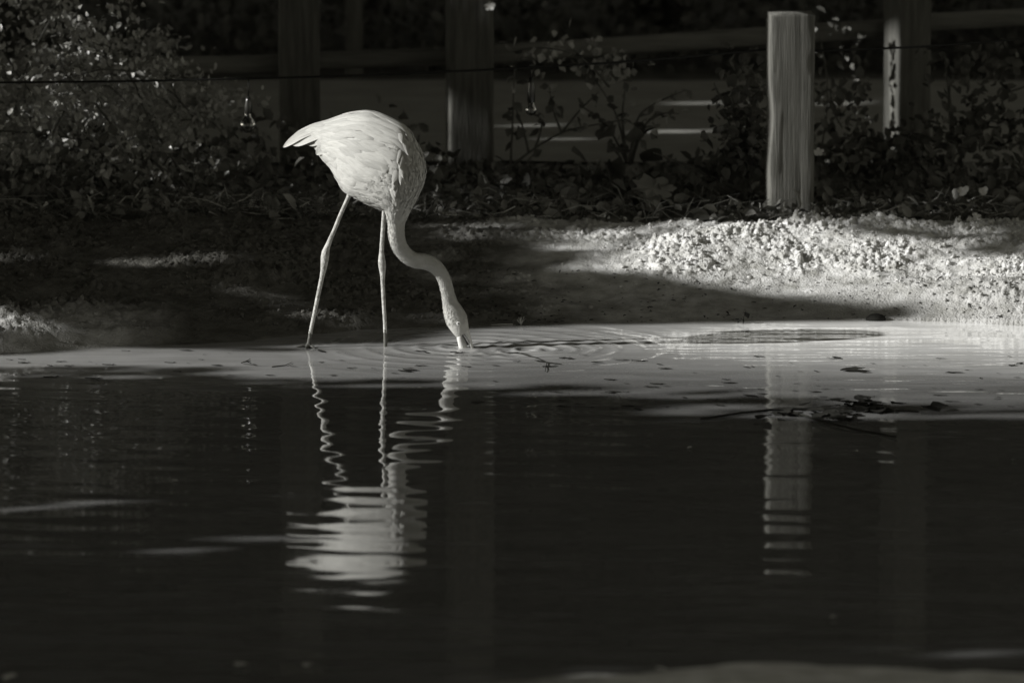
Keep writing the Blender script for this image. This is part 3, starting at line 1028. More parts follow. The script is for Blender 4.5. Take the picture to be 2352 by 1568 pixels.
# unseen canopy added over pond and left bank to cut skylight, above the shafts
g = np.random.default_rng(77)
n = 17000
X = g.uniform(-9.5, 5.5, n); Y = g.uniform(-13, 9.5, n)
Z = np.maximum(5.6, 2.3 + (2 - X) * .47) + 0.9 * np.abs(pnoise(X * .5, Y * .5, 3)) + g.uniform(0, .7, n)
ok = pnoise(X * .45, Y * .45, 19) > np.where(X < 1, -.5, -.1)
P = np.stack([X, Y, Z], -1)[ok]
Lq = g.uniform(.28, .5, len(P))
D = rand_dirs(len(P), g); N = rand_dirs(len(P), g) * .6 + [0, 0, 1]
shade_roots = [o for o in bpy.data.objects if o.name.startswith('shade_tree')]
ry = np.array([o.location.y for o in shade_roots])
wh = np.argmin(np.abs(P[:, 1][:, None] - ry[None]), 1)
for i, rt in enumerate(shade_roots):
    sel = wh == i
    if sel.sum() < 30: continue
    link('crown', leaf_mesh('crown', P[sel], D[sel], N[sel], Lq[sel], Lq[sel] * .7), M['leaf_tree'], rt)
    m = Mb()
    b_ = np.array([rt.location.x, rt.location.y, 7.0])
    for k in R.sample(list(np.where(sel)[0]), 5):
        m.tube([b_, b_ * .5 + P[k] * .5 + [0, 0, .3], P[k]], [.07, .045, .012], 6)
    m.build('added_bough', M['bark'], rt)

# ------------------------------------------------------------------ dark wood behind the path
def crown_cloud(n, rad, zc, g, lsize):
    cl = rand_dirs(26, g) * (g.uniform(.3, 1, 26) ** .4)[:, None]
    pick = g.integers(0, 26, n)
    P = cl[pick] * np.array(rad) + g.normal(0, 0.34, (n, 3)) * np.array([1, 1, .8])
    P[:, 2] += zc
    N = rand_dirs(n, g) + np.array([0, 0, .6]); D = rand_dirs(n, g) + np.array([0, 0, -.4])
    return P, D, N, lsize * g.uniform(.6, 1.3, n)


protos = []
for kk in range(3):
    g = np.random.default_rng(100 + kk)
    P, D, N, L = crown_cloud(4200, (1.9, 1.5, 3.0), 4.6, g, 0.22)
    cm = leaf_mesh('crown', P, D, N, L, L * .62); cm.materials.append(M['leaf_tree'])
    m = Mb(); m.tube([[0, 0, -.2], [.05, 0, 1.6], [-.05, .1, 4], [.1, 0, 7.2]], [.17, .13, .09, .02], 10)
    for j in range(7):
        a = R.uniform(0, 6.28); h = R.uniform(1.8, 5)
        m.tube([[0, 0, h], [math.cos(a) * .7, math.sin(a) * .7, h + .5], [math.cos(a) * 1.6, math.sin(a) * 1.4, h + 1.1]], [.05, .035, .01], 6)
    tmo = m.build('trunk', M['bark'])
    tm = tmo.data; bpy.data.objects.remove(tmo)
    protos.append((tm, cm))
spots = [(-7.5, 13.5), (-5.2, 15.2), (-3.3, 12.9), (-1.0, 14.8), (0.9, 13.3), (2.9, 15.4), (4.8, 13.1), (6.9, 14.9), (9.2, 13.4), (11.2, 10.5), (11.0, 6.0), (12.0, 1.5), (-10.5, 14.5), (-8.6, 18.2), (-6.3, 18.8), (-4.2, 17.6), (-2.1, 18.6), (-0.1, 17.8), (1.9, 18.7), (3.9, 17.9), (6.0, 18.6), (8.2, 18.0), (-5.3, 21.5), (-3.1, 21.2), (-1.0, 21.6), (1.0, 21.3), (3.0, 21.5), (5.0, 21.2), (-8, -12), (-8.5, -16), (-9, -21), (-6, -27), (-2.5, -28), (1.5, -27.5), (5.5, -28), (9, -24)]  # trees to the right and on the near shore are added unseen to cut skylight
for i, (x, y) in enumerate(spots):
    tm, cm = protos[i % 3]
    vis = abs(x) < 4
    t = empty('woodland_tree', (x, y, 0.18), 'dark tree of the shaded wood behind the path' if y > 11 else ('tall tree on the shore right of the picture, beyond its edge' if y > -5 else 'tall tree on the near shore, outside the picture'), 'tree',
              'trees of the wood behind the path' if y > 11 else ('trees right of the picture' if y > -5 else 'trees on the near shore'))
    s = R.uniform(.9, 1.2) * (1.15 if y > 16 else 1)
    for nm, dme in (('trunk', tm), ('crown', cm)):
        ob = bpy.data.objects.new(nm, dme); C.objects.link(ob); ob.parent = t
        ob.rotation_euler = (0, 0, R.uniform(0, 6.28)); ob.scale = (s, s, s)
# thicket below the trees: one mass
n = 36000
g = np.random.default_rng(55)
X = g.uniform(-9, 9, n); Y = 10.0 + g.uniform(0, 1, n) ** 1.6 * 4.0
top = 1.6 + 0.9 * pnoise(X * .6, Y * .6, 7) + (Y - 10) * 0.9
Z = 0.18 + g.uniform(0, 1, n) ** 1.3 * np.clip(top, .3, 5)
P = np.stack([X, Y, Z], -1)
L = np.where(Z < 1.2, g.uniform(.04, .10, n), g.uniform(.16, .3, n))
th = link('thicket', leaf_mesh('thicket', P, rand_dirs(n, g) + [0, -.2, -.2], rand_dirs(n, g) + [0, -.5, .6], L, L * .6), M['leaf_dark'])
tag(th, 'dark mass of undergrowth beyond the path', kind='stuff')

# ------------------------------------------------------------------ timber posts, rails, cable
def timber(cx, cy, z0, z1, wx_, wy_, rot, seed, notch=None, rows=70, lean=0.0):
    """a squared post with rounded, worn arrises and drying cracks"""
    m = Mb()
    bev = 0.007
    side_ = list(np.linspace(-1, 1, 17))
    per = []
    for kx, ky in ((0, -1), (1, 0), (0, 1), (-1, 0)):
        for q_ in side_:
            if ky: x_, y_ = -ky * q_ * (wx_ / 2 - bev), ky * wy_ / 2
            else: x_, y_ = kx * wx_ / 2, kx * q_ * (wy_ / 2 - bev)
            per.append((x_, y_, kx, ky, q_))
    nper = len(per)
    cr_, sr_ = math.cos(rot), math.sin(rot)
    zs = z0 + (z1 - z0) * np.linspace(0, 1, rows + 1)
    for i in range(rows + 1):
        s = i / rows
        z = zs[i]
        PX = np.array([p[0] for p in per]); PY = np.array([p[1] for p in per])
        KX = np.array([p[2] for p in per]); KY = np.array([p[3] for p in per]); QQ = np.array([p[4] for p in per])
        arc = np.arange(nper) * 0.9
        d = 0.0012 * pnoise(arc * .9, np.full(nper, z * 1.2), seed) + 0.002 * pnoise(arc * .12, np.full(nper, z * 3.0), seed + 5)
        crk = pnoise(arc * .55, np.full(nper, z * 0.35), seed + 9)
        d = d - 0.005 * np.clip(1 - np.abs(crk) / 0.07, 0, 1) * sstep(-.1, .2, pnoise(arc * .2, np.full(nper, z * .9), seed + 13))
        edge = np.abs(QQ) > .85
        d = d - edge * 0.006 * np.clip(pnoise(arc * .5, np.full(nper, z * 9), seed + 17) + .1, 0, 1)
        if notch:
            zz = (z - notch[0]) / notch[1]
            near_left = (KX == -1) | ((KY == -1) & (QQ < -.7))
            d = d - near_left * notch[2] * math.exp(-zz * zz * 2.2) * np.where(KX == -1, sstep(1.0, -.2, -QQ) * .5 + .6, .2)
        lx = PX + KX * d - np.where(edge & (KX == 0), np.sign(PX) * np.maximum(-d, 0) * .6, 0); ly = PY + KY * d
        if notch: lx = lx + ((KY == -1) & (QQ < -.6)) * notch[2] * math.exp(-zz * zz * 2.2) * .8
        zt = z + (0.010 * pnoise(lx * 22, ly * 22, seed + 2) - .008 * edge if i == rows else 0)
        m.v.extend(list(np.stack([cx + lean * s + lx * cr_ - ly * sr_, cy + lx * sr_ + ly * cr_, np.broadcast_to(zt, lx.shape)], -1)))
    for i in range(rows):
        for j in range(nper):
            k = (j + 1) % nper
            m.f.append((i * nper + j, i * nper + k, (i + 1) * nper + k, (i + 1) * nper + j))
    b0 = rows * nper
    ce = len(m.v)
    m.v.append([cx + lean, cy, z1 + 0.004])
    for j in range(nper):
        m.f.append((b0 + j, b0 + (j + 1) % nper, ce))
    return m


def px_w(px0, px1, Y, py=300):
    a, c = at_y(px0, py, Y), at_y(px1, py, Y)
    return (a[0] + c[0]) / 2, c[0] - a[0]


def gz(x, y): return float(height(x, y, False))


# short weathered post near the water
cxp, wpp = px_w(1761, 1866, 2.40)
zt = at_y(1812, 32, 2.32)[2]
pc = timber(cxp, 2.40, gz(cxp, 2.4) - 0.15, zt, wpp * 0.97, 0.20, math.radians(4), 11, notch=(0.68, 0.17, 0.013)).build('timber_post', M['wood'])
tag(pc, 'short weathered squared timber post standing by itself at the top of the bank', 'post')

# fence: three tall posts and their rails
fx = at_y(1078, 385, 4.85)
fence = empty('timber_fence', (fx[0], 4.85, gz(fx[0], 4.85)), 'tall dark timber post and rail fence along the shaded path', 'fence')
for i, (a, c, Y, rot) in enumerate(((640, 737, 4.95, 2), (1022, 1135, 4.85, 7), (2028, 2136, 4.9, 22))):
    cx_, w_ = px_w(a, c, Y)
    r_ = math.radians(rot)
    side = w_ / (math.cos(r_) + abs(math.sin(r_)))
    timber(cx_, Y, gz(cx_, Y) - 0.2, 2.35, side, side, r_, 21 + i * 4).build('post', M['wood_dark'], fence)


def rail(p0, p1, th, name='rail'):
    p0, p1 = np.array(p0), np.array(p1)
    m = Mb()
    rows, nper = 30, 16
    d = p1 - p0
    for i in range(rows + 1):
        s = i / rows
        p = p0 + d * s
        for j in range(nper):
            w = 2 * math.pi * (j + .5) / nper
            c, sn = math.cos(w), math.sin(w)
            rr = 1 / (abs(c) ** 4 + abs(sn) ** 4) ** .25
            k = 1 + 0.10 * float(pnoise(s * 6, w * 1.5, 33)) + 0.03 * float(pnoise(s * 30, w * 3, 34))
            m.v.append(p + np.array([0, c * .035 * rr * k, sn * th / 2 * rr * k]))
    for i in range(rows):
        for j in range(nper):
            k = (j + 1) % nper
            m.f.append((i * nper + j, i * nper + k, (i + 1) * nper + k, (i + 1) * nper + j))
    m.f.append(tuple(range(nper))[::-1]); m.f.append(tuple(rows * nper + j for j in range(nper)))
    return m.build(name, M['rail'], fence)


Yr = 5.06
rail(at_y(-200, 158, Yr), at_y(690, 146, Yr), 0.085)
rail(at_y(690, 146, Yr) + [0, .004, .012], at_y(1080, 134, Yr) + [0, .004, .01], 0.085)
rail(at_y(1080, 128, Yr), at_y(2082, 62, Yr), 0.090)
rail(at_y(2082, 60, Yr) + [0, .004, .012], at_y(2700, 20, Yr), 0.085)

# two slim posts beyond the path
for a, c, lab in ((795, 832, 'slim dark post beyond the path, just right of the left fence post'), (2034, 2062, 'slim pale edged post beyond the path, at the upper right')):
    cx_, w_ = px_w(a, c, 9.8, 60)
    tp = timber(cx_, 9.8, gz(cx_, 9.8) - 0.1, 1.9, w_, w_, 0.1, 41).build('slim_post', M['wood_dark'])
    tag(tp, lab, 'post')

# cable with hanging bulbs
Yc = 2.52
CAB = [(-260, 196), (0, 190), (300, 187), (640, 179), (900, 171), (1130, 160), (1400, 145), (1600, 129), (1770, 113)]
CAB2 = [(1855, 118), (2000, 113), (2134, 107), (2352, 90), (2600, 68)]
cpts = [at_y(a, c, Yc) for a, c in CAB]
lights = empty('light_string', cpts[-1], 'black festoon cable with clear bulbs strung across the picture behind the flamingo', 'light string')
Mb().tube(cpts + [at_y(1812, 116, Yc + .005)] + [at_y(a, c, Yc) for a, c in CAB2], [.0052] * (len(cpts) + 1 + len(CAB2)), 8).build('cable', M['cable'], lights)


def bulb(px, py_c, py_s, py_e, py_b, lean):
    top_ = at_y(px + 1, py_c, Yc); s0 = at_y(px, py_s, Yc); s1 = at_y(px + lean * .5, py_e, Yc); bt = at_y(px + lean, py_b, Yc)
    so = Mb()
    so.tube([top_, top_ * .5 + s0 * .5 + [.002, 0, 0], s0], [.003, .003, .003], 6)
    hs = s0[2] - s1[2]
    so.lathe([(0.002, 0), (.010, -.002), (.012, -hs * .25), (.0165, -hs * .5), (.0175, -hs * .92), (.015, -hs)], s0, 16)
    sk = so.build('socket', M['socket'], lights)
    h = s1[2] - bt[2]
    gl = Mb()
    r = h * 0.43
    prof = [(.013, .004), (.0135, -.004), (.015, -h * .10), (r * .62, -h * .24), (r * .9, -h * .38), (r, -h * .56), (r * .93, -h * .74), (r * .66, -h * .89), (r * .3, -h * .97), (.001, -h)]
    gl.lathe(prof, s1, 24)
    gl.lathe([(max(0.0008, a - .0012), z + (.0012 if i == len(prof) - 1 else 0)) for i, (a, z) in enumerate(prof)][::-1], s1, 24)
    gl.build('glass_bulb', M['glass'], sk)
    fl = Mb()
    fl.tube([s1 + [0, 0, -.002], s1 + [0, 0, -h * .35]], [.0055, .0035], 8)
    fl.tube([s1 + [0, 0, -h * .35], s1 + [.006, 0, -h * .5], s1 + [-.005, 0, -h * .62], s1 + [.004, 0, -h * .7]], [.001] * 4, 5)
    fl.build('filament', M['brass'], sk)


bulb(570, 182, 222, 262, 306, -2)
bulb(1220, 155, 178, 236, 266, 0)
bulb(2480, 80, 120, 160, 203, 0)

# ------------------------------------------------------------------ shrubs
def shrub_leaves(name, P, g, L, mat, parent, W=.62, droop=.3):
    n = len(P)
    D = rand_dirs(n, g) + np.array([0, -.15, -droop]); N = rand_dirs(n, g) * .8 + np.array([0, -.2, .8])
    Lq = L * g.uniform(.6, 1.35, n)
    o = link(name, leaf_mesh(name, P, D, N, Lq, Lq * W), mat, parent)
    return tag(o, kind='stuff')


def path_pts(l, Y):
    return [at_y(a, c, Y + (d[0] if d else 0)) for a, c, *d in l]


def smoothline(P, n=12):
    P = np.array(P)
    return [p for p in cubic(P, np.linspace(0, len(P) - 1.0002, n))]


# big small-leaved shrub, left edge
g = np.random.default_rng(201)
b0 = ground_hit(260, 470)
sh = empty('leafy_shrub', (b0[0], 3.0, gz(b0[0], 3.0)), 'big small leaved shrub filling the upper left corner', 'shrub')
cent = []
for k in range(16):
    m = Mb()
    x0 = 150 + g.uniform(-130, 330)
    tipx = -60 + g.uniform(0, 1) * 560; tipy = g.uniform(-60, 330)
    Yk = 2.75 + g.uniform(0, 1.2)
    base_ = at_y(x0, 470, Yk); base_[2] = gz(base_[0], Yk) - .03
    tip_ = at_y(tipx, tipy, Yk - .1)
    midp = base_ * .5 + tip_ * .5 + np.array([g.normal(0, .08), g.normal(0, .05), .10])
    line = smoothline([base_, base_ * .7 + midp * .3 + [g.normal(0, .03), 0, 0], midp, tip_ + [g.normal(0, .05), 0, 0], tip_ + [g.normal(0, .15), 0, -.08]], 12)
    m.tube(line, np.linspace(.009, .002, 12), 6).build('stem', M['stem'], sh)
    for p in line[3:]: cent.append(p)
cent = np.array(cent)
nl = 7200
cl_ = cent[g.integers(0, len(cent), 210)] + g.normal(0, 1, (210, 3)) * np.array([.14, .14, .09])
ci = g.integers(0, 210, nl)
P = cl_[ci] + g.normal(0, 1, (nl, 3)) * np.array([.058, .05, .03]) * g.uniform(.5, 1.6, 210)[ci][:, None]
# layered sprays: flatten parts of the mass into tiers
P[:, 2] = P[:, 2] * .7 + .3 * (np.round(P[:, 2] / .13) * .13)
keep = P[:, 2] > 0.30
shrub_leaves('foliage', P[keep], g, .034, M['leaf'], sh, .58)

# right hand shrub and the one behind the short post, with big dark leaves
def dark_shrub(name, label, boxes, base_px, n, L, seed, mat, Y, stems):
    g = np.random.default_rng(seed)
    b0 = at_y(*base_px, Y)
    e = empty(name, (b0[0], Y, gz(b0[0], Y)), label, 'shrub')
    for l in stems:
        Mb().tube(smoothline(path_pts(l, Y), 12), np.linspace(.009, .003, 12), 6).build('stem', M['stem'], e)
    Ps = []
    tot = sum((b[2] - b[0]) * (b[3] - b[1]) * b[4] for b in boxes)
    for x0, y0, x1, y1, wgt in boxes:
        k = int(n * (x1 - x0) * (y1 - y0) * wgt / tot)
        for _ in range(k):
            Ps.append(at_y(min(max(g.normal((x0 + x1) / 2, (x1 - x0) / 3.4), x0 - 30), x1 + 30), g.uniform(y0, y1), Y + g.normal(0, .14)))
    shrub_leaves('foliage', np.array(Ps), g, L, mat, e, .66)
    return e


dark_shrub('dark_shrub', 'dark leafy shrub pressed against the left side of the short weathered post', [(1660, 200, 1790, 300, 1), (1640, 290, 1790, 400, 1.6), (1660, 110, 1770, 200, .4)], (1715, 420), 620, .048, 301, M['leaf_dark'], 2.85,
           [((1715, 430), (1700, 300), (1650, 215), (1640, 190)), ((1715, 430), (1720, 300), (1740, 200)), ((1725, 430), (1690, 320), (1660, 250)), ((1705, 440), (1600, 390), (1500, 350))])
dark_shrub('dark_shrub', 'dim twiggy shrub in front of the fence at the right edge', [(2100, 260, 2400, 330, .7), (1900, 300, 2140, 400, .8), (2130, 110, 2380, 260, .35), (1890, 180, 2010, 300, .4)], (2180, 400), 620, .052, 302, M['leaf_dark'], 3.6,
           [((2180, 420), (2190, 300), (2176, 190), (2170, 122)), ((2185, 300), (2180, 200), (2195, 160), (2212, 132)), ((2150, 420), (2230, 260), (2352, 200), (2420, 180)),
            ((2170, 410), (2120, 330), (2060, 290)), ((1870, 235), (1905, 205), (1912, 250), (1935, 295)), ((2190, 400), (2250, 290), (2290, 280))])

g = np.random.default_rng(311)  # leaves added along the sun's line to the post, to throw dapples on it
Ps = np.array([at_y(g.uniform(2028, 2066), g.uniform(92, 312), 4.85) + np.array([0, .0, 0]) - DS * g.uniform(.10, .55) for _ in range(75)])
e_ = empty('climbing_plant', (Ps[0][0], 4.5, gz(Ps[0][0], 4.5)), 'thin climbing plant whose leaves dapple the tall post at the right', 'plant')
Mb().tube(smoothline([(Ps[0][0], 4.5, gz(Ps[0][0], 4.5) - .02), (Ps[0][0] + .05, 4.5, .6), (Ps[0][0] - .02, 4.52, 1.0)], 10), np.linspace(.006, .002, 10), 6).build('stem', M['stem'], e_)
shrub_leaves('foliage', Ps, g, .045, M['leaf_dark'], e_, .7)

# bramble with arching stems between the fence post and the short post; leaves big enough to pick apart
g = np.random.default_rng(401)
Yb = 3.5
b0 = at_y(1440, 350, Yb)
br = empty('bramble', (b0[0], Yb, gz(b0[0], Yb)), 'sparse bramble with arching stems and single leaves between two posts', 'shrub')
ST = [((1150, 402), (1215, 350), (1290, 305), (1360, 288), (1440, 274)), ((1440, 375), (1418, 270), (1372, 190), (1350, 150)), ((1440, 375), (1430, 270), (1435, 200), (1428, 150)),
      ((1446, 375), (1462, 280), (1500, 240), (1575, 208)), ((1450, 375), (1480, 290), (1520, 262), (1560, 262)), ((1290, 305), (1335, 250), (1375, 212)), ((1172, 400), (1178, 260), (1182, 150)),
      ((1215, 352), (1200, 290), (1180, 240)), ((1230, 340), (1244, 290), (1236, 262)), ((1290, 306), (1270, 250), (1262, 200)), ((1440, 375), (1395, 290), (1330, 240)), ((1445, 375), (1475, 300), (1500, 290)),
      ((1400, 200), (1330, 130), (1240, 110), (1170, 120)), ((1380, 180), (1400, 140), (1450, 120))]
lp = []
for l in ST:
    line = smoothline(path_pts(l, Yb), 14)
    Mb().tube(line, np.linspace(.0068, .0022, 14), 6).build('stem', M['stem'], br)
    for p in line[4:]:
        lp.append(p)
# a few leaf shapes shared by all leaves
LM = []
for k in range(4):
    gg = np.random.default_rng(500 + k)
    n_ = 7
    v, f = [], []
    for i in range(n_):
        s = i / (n_ - 1)
        w = math.sin(math.pi * min(1, s * 1.05 + .02)) ** .8 * .36 * (1 + .12 * gg.normal())
        zc = -.12 * s * s + .02 * gg.normal()
        v += [[s, -w, zc + .1 * w], [s, 0, zc - .02], [s, w, zc + .1 * w]]
    for i in range(n_ - 1):
        for j in range(2):
            f.append((i * 3 + j, i * 3 + j + 1, (i + 1) * 3 + j + 1, (i + 1) * 3 + j))
    lm = mesh_arr('leaf', np.array(v), f)
    lm.polygons.foreach_set('use_smooth', np.ones(len(lm.polygons), bool))
    LM.append(lm)


def leaf_obj(name, p, size, g, mat, parent=None, flat=False, k=None):
    me = LM[int(g.integers(0, 4)) if k is None else k]
    if mat.name not in me.name:
        key = me.name + mat.name
        m2 = bpy.data.meshes.get(key)
        if m2 is None:
            m2 = me.copy(); m2.name = key; m2.materials.append(mat)
        me = m2
    o = bpy.data.objects.new(name, me); C.objects.link(o)
    if parent is not None:
        o.parent = parent
        o.location = Vector(p) - Vector(parent.location)
    else:
        o.location = Vector(p)
    if flat: o.rotation_euler = (g.normal(0, .12), g.normal(0, .12), g.uniform(0, 6.28))
    else: o.rotation_euler = (g.uniform(-1.2, 1.2), g.uniform(-.6, 1.2), g.uniform(0, 6.28))
    o.scale = (size, size, size)
    return o


for i in range(150):
    p = lp[int(g.integers(0, len(lp)))] + g.normal(0, .012, 3)
    leaf_obj('leaf', p, g.uniform(.035, .062), g, M['leaf_dark'] if g.random() < .7 else M['leaf'], br)
for i in range(120):                                         # the hanging spray at the top
    if g.random() < .6: px, py = g.normal(1290, 60), g.normal(125, 30)
    else: px, py = g.normal(1400, 40), g.normal(150, 25)
    leaf_obj('leaf', at_y(px, py, Yb + g.normal(.3, .12)), g.uniform(.03, .055), g, M['leaf'], br)
for a, c in ((1395, 330), (1410, 310), (1435, 340), (1460, 320), (1480, 310), (1425, 360), (1470, 350), (1400, 365), (1330, 380), (1350, 370)):  # curled dead leaves at its foot
    leaf_obj('dead_leaf', at_y(a, c, Yb - .1), g.uniform(.09, .15), g, M['leaf_dark'], br)

# ------------------------------------------------------------------ litter, twigs and low plants along the crest of the bank
g = np.random.default_rng(601)
n = 4200
X = g.uniform(-2.8, 2.9, n); Y = 2.15 + g.uniform(0, 1, n) ** 1.3 * 2.6
zz = height(X, Y, False)
P = np.stack([X, Y, zz + g.uniform(0.0, .05, n)], -1)
Lq = .02 + .085 * g.random(n) ** 2.2
D = rand_dirs(n, g) * np.array([1, 1, .6]) + [0, 0, .1]; N = rand_dirs(n, g) * .6 + [0, -.3, .8]
tag(link('leaf_litter', leaf_mesh('leaf_litter', P, D, N, Lq, Lq * .55), M['leaf_dry']), 'dry leaf litter covering the top of the bank', kind='stuff')
n = 2600                                                     # low dark plants behind the crest
X = g.uniform(-2.9, 2.9, n); Y = 2.5 + g.uniform(0, 1, n) * 1.9
h = np.clip(.16 + .22 * pnoise(X * 2.2, Y * 1.6, 77) + np.where(X < -.2, .12, 0) + np.where(X > 1.3, .08, 0), .03, .5) * (1 - .85 * np.exp(-((X - .25) / .62) ** 4))
P = np.stack([X, Y, height(X, Y, False) + g.uniform(0, 1, n) * h], -1)
Lq = g.uniform(.03, .075, n)
tag(link('ground_cover', leaf_mesh('ground_cover', P, rand_dirs(n, g) + [0, 0, .2], rand_dirs(n, g) + [0, -.3, .8], Lq, Lq * .6), M['leaf_dark']), 'low dark plants growing behind the bank', kind='stuff')
n = 1500                                                     # dry grass blades
X = np.where(g.random(n) < .5, g.uniform(-2.5, 2.6, n), g.normal(-.8, .5, n)); Y = 2.12 + np.abs(g.normal(0, .5, n))
b_ = np.stack([X, Y, height(X, Y, False)], -1)
d_ = g.normal(0, 1, (n, 3)) * [.7, .5, .15] + [0, 0, .75]; L_ = g.uniform(.04, .17, n)[:, None]
m_ = b_ + d_ * L_ * .6; t_ = b_ + d_ * L_ * np.array([1.25, 1.2, .8]); w_ = np.cross(d_, [0, 1, 0]); w_ = w_ / np.linalg.norm(w_, axis=1, keepdims=True) * .0022
gv = np.stack([b_ - w_, b_ + w_, m_ + w_, m_ - w_, t_ + w_ * .2, t_ - w_ * .2], 1).reshape(-1, 3)
k_ = np.arange(n)[:, None] * 6
tag(link('dry_grass', mesh_arr('dry_grass', gv, np.concatenate([k_ + [[0, 1, 2, 3]], k_ + [[3, 2, 4, 5]]])), M['stem']), 'thin dry grass blades along the crest of the bank', kind='stuff')
tw = Mb()
for i in range(300):
    x = g.uniform(-2.4, 2.4) if g.random() < .55 else g.normal(-.85, .35); y = 2.12 + abs(g.normal(0, .35))
    p = np.array([x, y, gz(x, y) + g.uniform(.008, .06)])
    d = rand_dirs(1, g)[0] * np.array([1, .5, .45]); l = g.uniform(.05, .22)
    tw.tube([p, p + d * l * .5 + [0, 0, g.normal(0, .012)], p + d * l + [0, 0, -.01]], [.003, .0024, .001], 5)
tag(tw.build('twigs', M['twig']), 'tangle of dry twigs lying along the crest of the bank', kind='stuff')

# single leaves one can point at
def lobed_leaf(name, p, size, rot, mat, label, lobes=5, seed=0, cup=.25):
    gg = np.random.default_rng(seed)
    nn = 40
    v, f = [[0, 0, 0.02]], []
    for ring_ in (.5, 1.0):
        for j in range(nn):
            a = 2 * math.pi * j / nn
            r_ = (.62 + .38 * abs(math.cos(a * lobes / 2)) ** .7) * ring_ * (1 + .05 * gg.normal())
            v.append([r_ * math.cos(a), r_ * math.sin(a) * .8, cup * r_ * r_ * .4 + .06 * math.sin(a * lobes) * ring_ + .02 * gg.normal()])
    for j in range(nn):
        k = (j + 1) % nn
        f.append((0, 1 + j, 1 + k)); f.append((1 + j, 1 + nn + j, 1 + nn + k)); f.append((1 + j, 1 + nn + k, 1 + k))
    m = mesh_arr(name, np.array(v) * size, f)
    o = link(name, m, mat, None, True)
    o.location = Vector(p); o.rotation_euler = rot
    return tag(o, label, 'leaf')


p = at_y(1500, 432, 2.42); lobed_leaf('fallen_leaf', (p[0], p[1], p[2]), .105, (.55, .1, .2), M['leaf_dry'], 'large dry leaf lying among litter left of the short weathered post', 7, 1)
p = at_y(1530, 460, 2.3); lobed_leaf('fallen_leaf', (p[0], p[1], p[2]), .05, (.5, .3, 1.0), M['leaf_dry'], 'smaller dry leaf just below the large one by the post', 5, 2)
p = at_y(2212, 440, 2.40); lobed_leaf('fallen_leaf', (p[0], p[1], p[2]), .030, (.9, -.5, .3), M['leaf_pale'], 'left of two small sunlit leaves at the right end of the litter', 3, 3, .8)
p = at_y(2258, 440, 2.42); lobed_leaf('fallen_leaf', (p[0], p[1], p[2]), .026, (.8, -.6, .7), M['leaf_pale'], 'right of two small sunlit leaves at the right end of the litter', 3, 4, .8)
p = at_y(1880, 350, 2.45); lobed_leaf('hanging_leaf', (p[0], p[1], p[2]), .026, (1.0, -.3, .3), M['leaf_pale'], 'small bright leaf beside the right side of the short post', 5, 5, .5)
p = at_y(1125, 15, 4.7); lobed_leaf('hanging_leaf', (p[0], p[1], p[2]), .028, (1.2, -.3, .2), M['leaf_pale'], 'small bright leaf high on the tall fence post', 5, 6, .4)

# clods of crumbled clay
g = np.random.default_rng(701)
cand = np.stack([g.uniform(-2.4, 2.5, 30000), g.uniform(-.3, 2.2, 30000)], -1)
tc_ = inland(cand[:, 0], cand[:, 1])
rm = rough_mask(cand[:, 0], cand[:, 1], tc_) * (tc_ > .03)
sel = g.random(30000) < rm * (.25 + .75 * sstep(-.3, .3, pnoise(cand[:, 0] * 2.6, cand[:, 1] * 4, 12)))
cand = cand[sel][:7500]
ico = bmesh.new(); bmesh.ops.create_icosphere(ico, subdivisions=1, radius=1)
iv = np.array([v.co[:] for v in ico.verts]); ifc = np.array([[v.index for v in f.verts] for f in ico.faces]); ico.free()
nc = len(cand)
rad = .0028 + .009 * g.random(nc) ** 3.5
hz = height(cand[:, 0], cand[:, 1], True)
cv = iv[None] * rad[:, None, None] * (1 + .34 * g.normal(size=(nc, len(iv), 1))) * np.array([1, 1, .8])
cv = cv + np.stack([cand[:, 0], cand[:, 1], hz + rad * .25], -1)[:, None, :]
cf = (ifc[None] + (np.arange(nc) * len(iv))[:, None, None]).reshape(-1, 3)
tag(cl_o := link('clay_clods', mesh_arr('clay_clods', cv.reshape(-1, 3), cf), M['clay'], None, True), 'crumbs and clods of dry clay on the bank', kind='stuff')

set_damp_shade(cl_o.data)
# dark scraps of leaf stuck to the wet clay near the water
n = 420
X = g.uniform(-.3, 2.3, n); Y = shore_far(X) + .02 + g.uniform(0, 1, n) ** 1.3 * .75
P = np.stack([X, Y, height(X, Y) + .003], -1)
Lq = g.uniform(.008, .028, n)
tag(link('leaf_scraps', leaf_mesh('leaf_scraps', P, rand_dirs(n, g) * [1, 1, .2], rand_dirs(n, g) * .3 + [0, -.3, 1], Lq, Lq * .35), M['debris']), 'dark scraps of leaf on the wet clay under the right bank', kind='stuff')

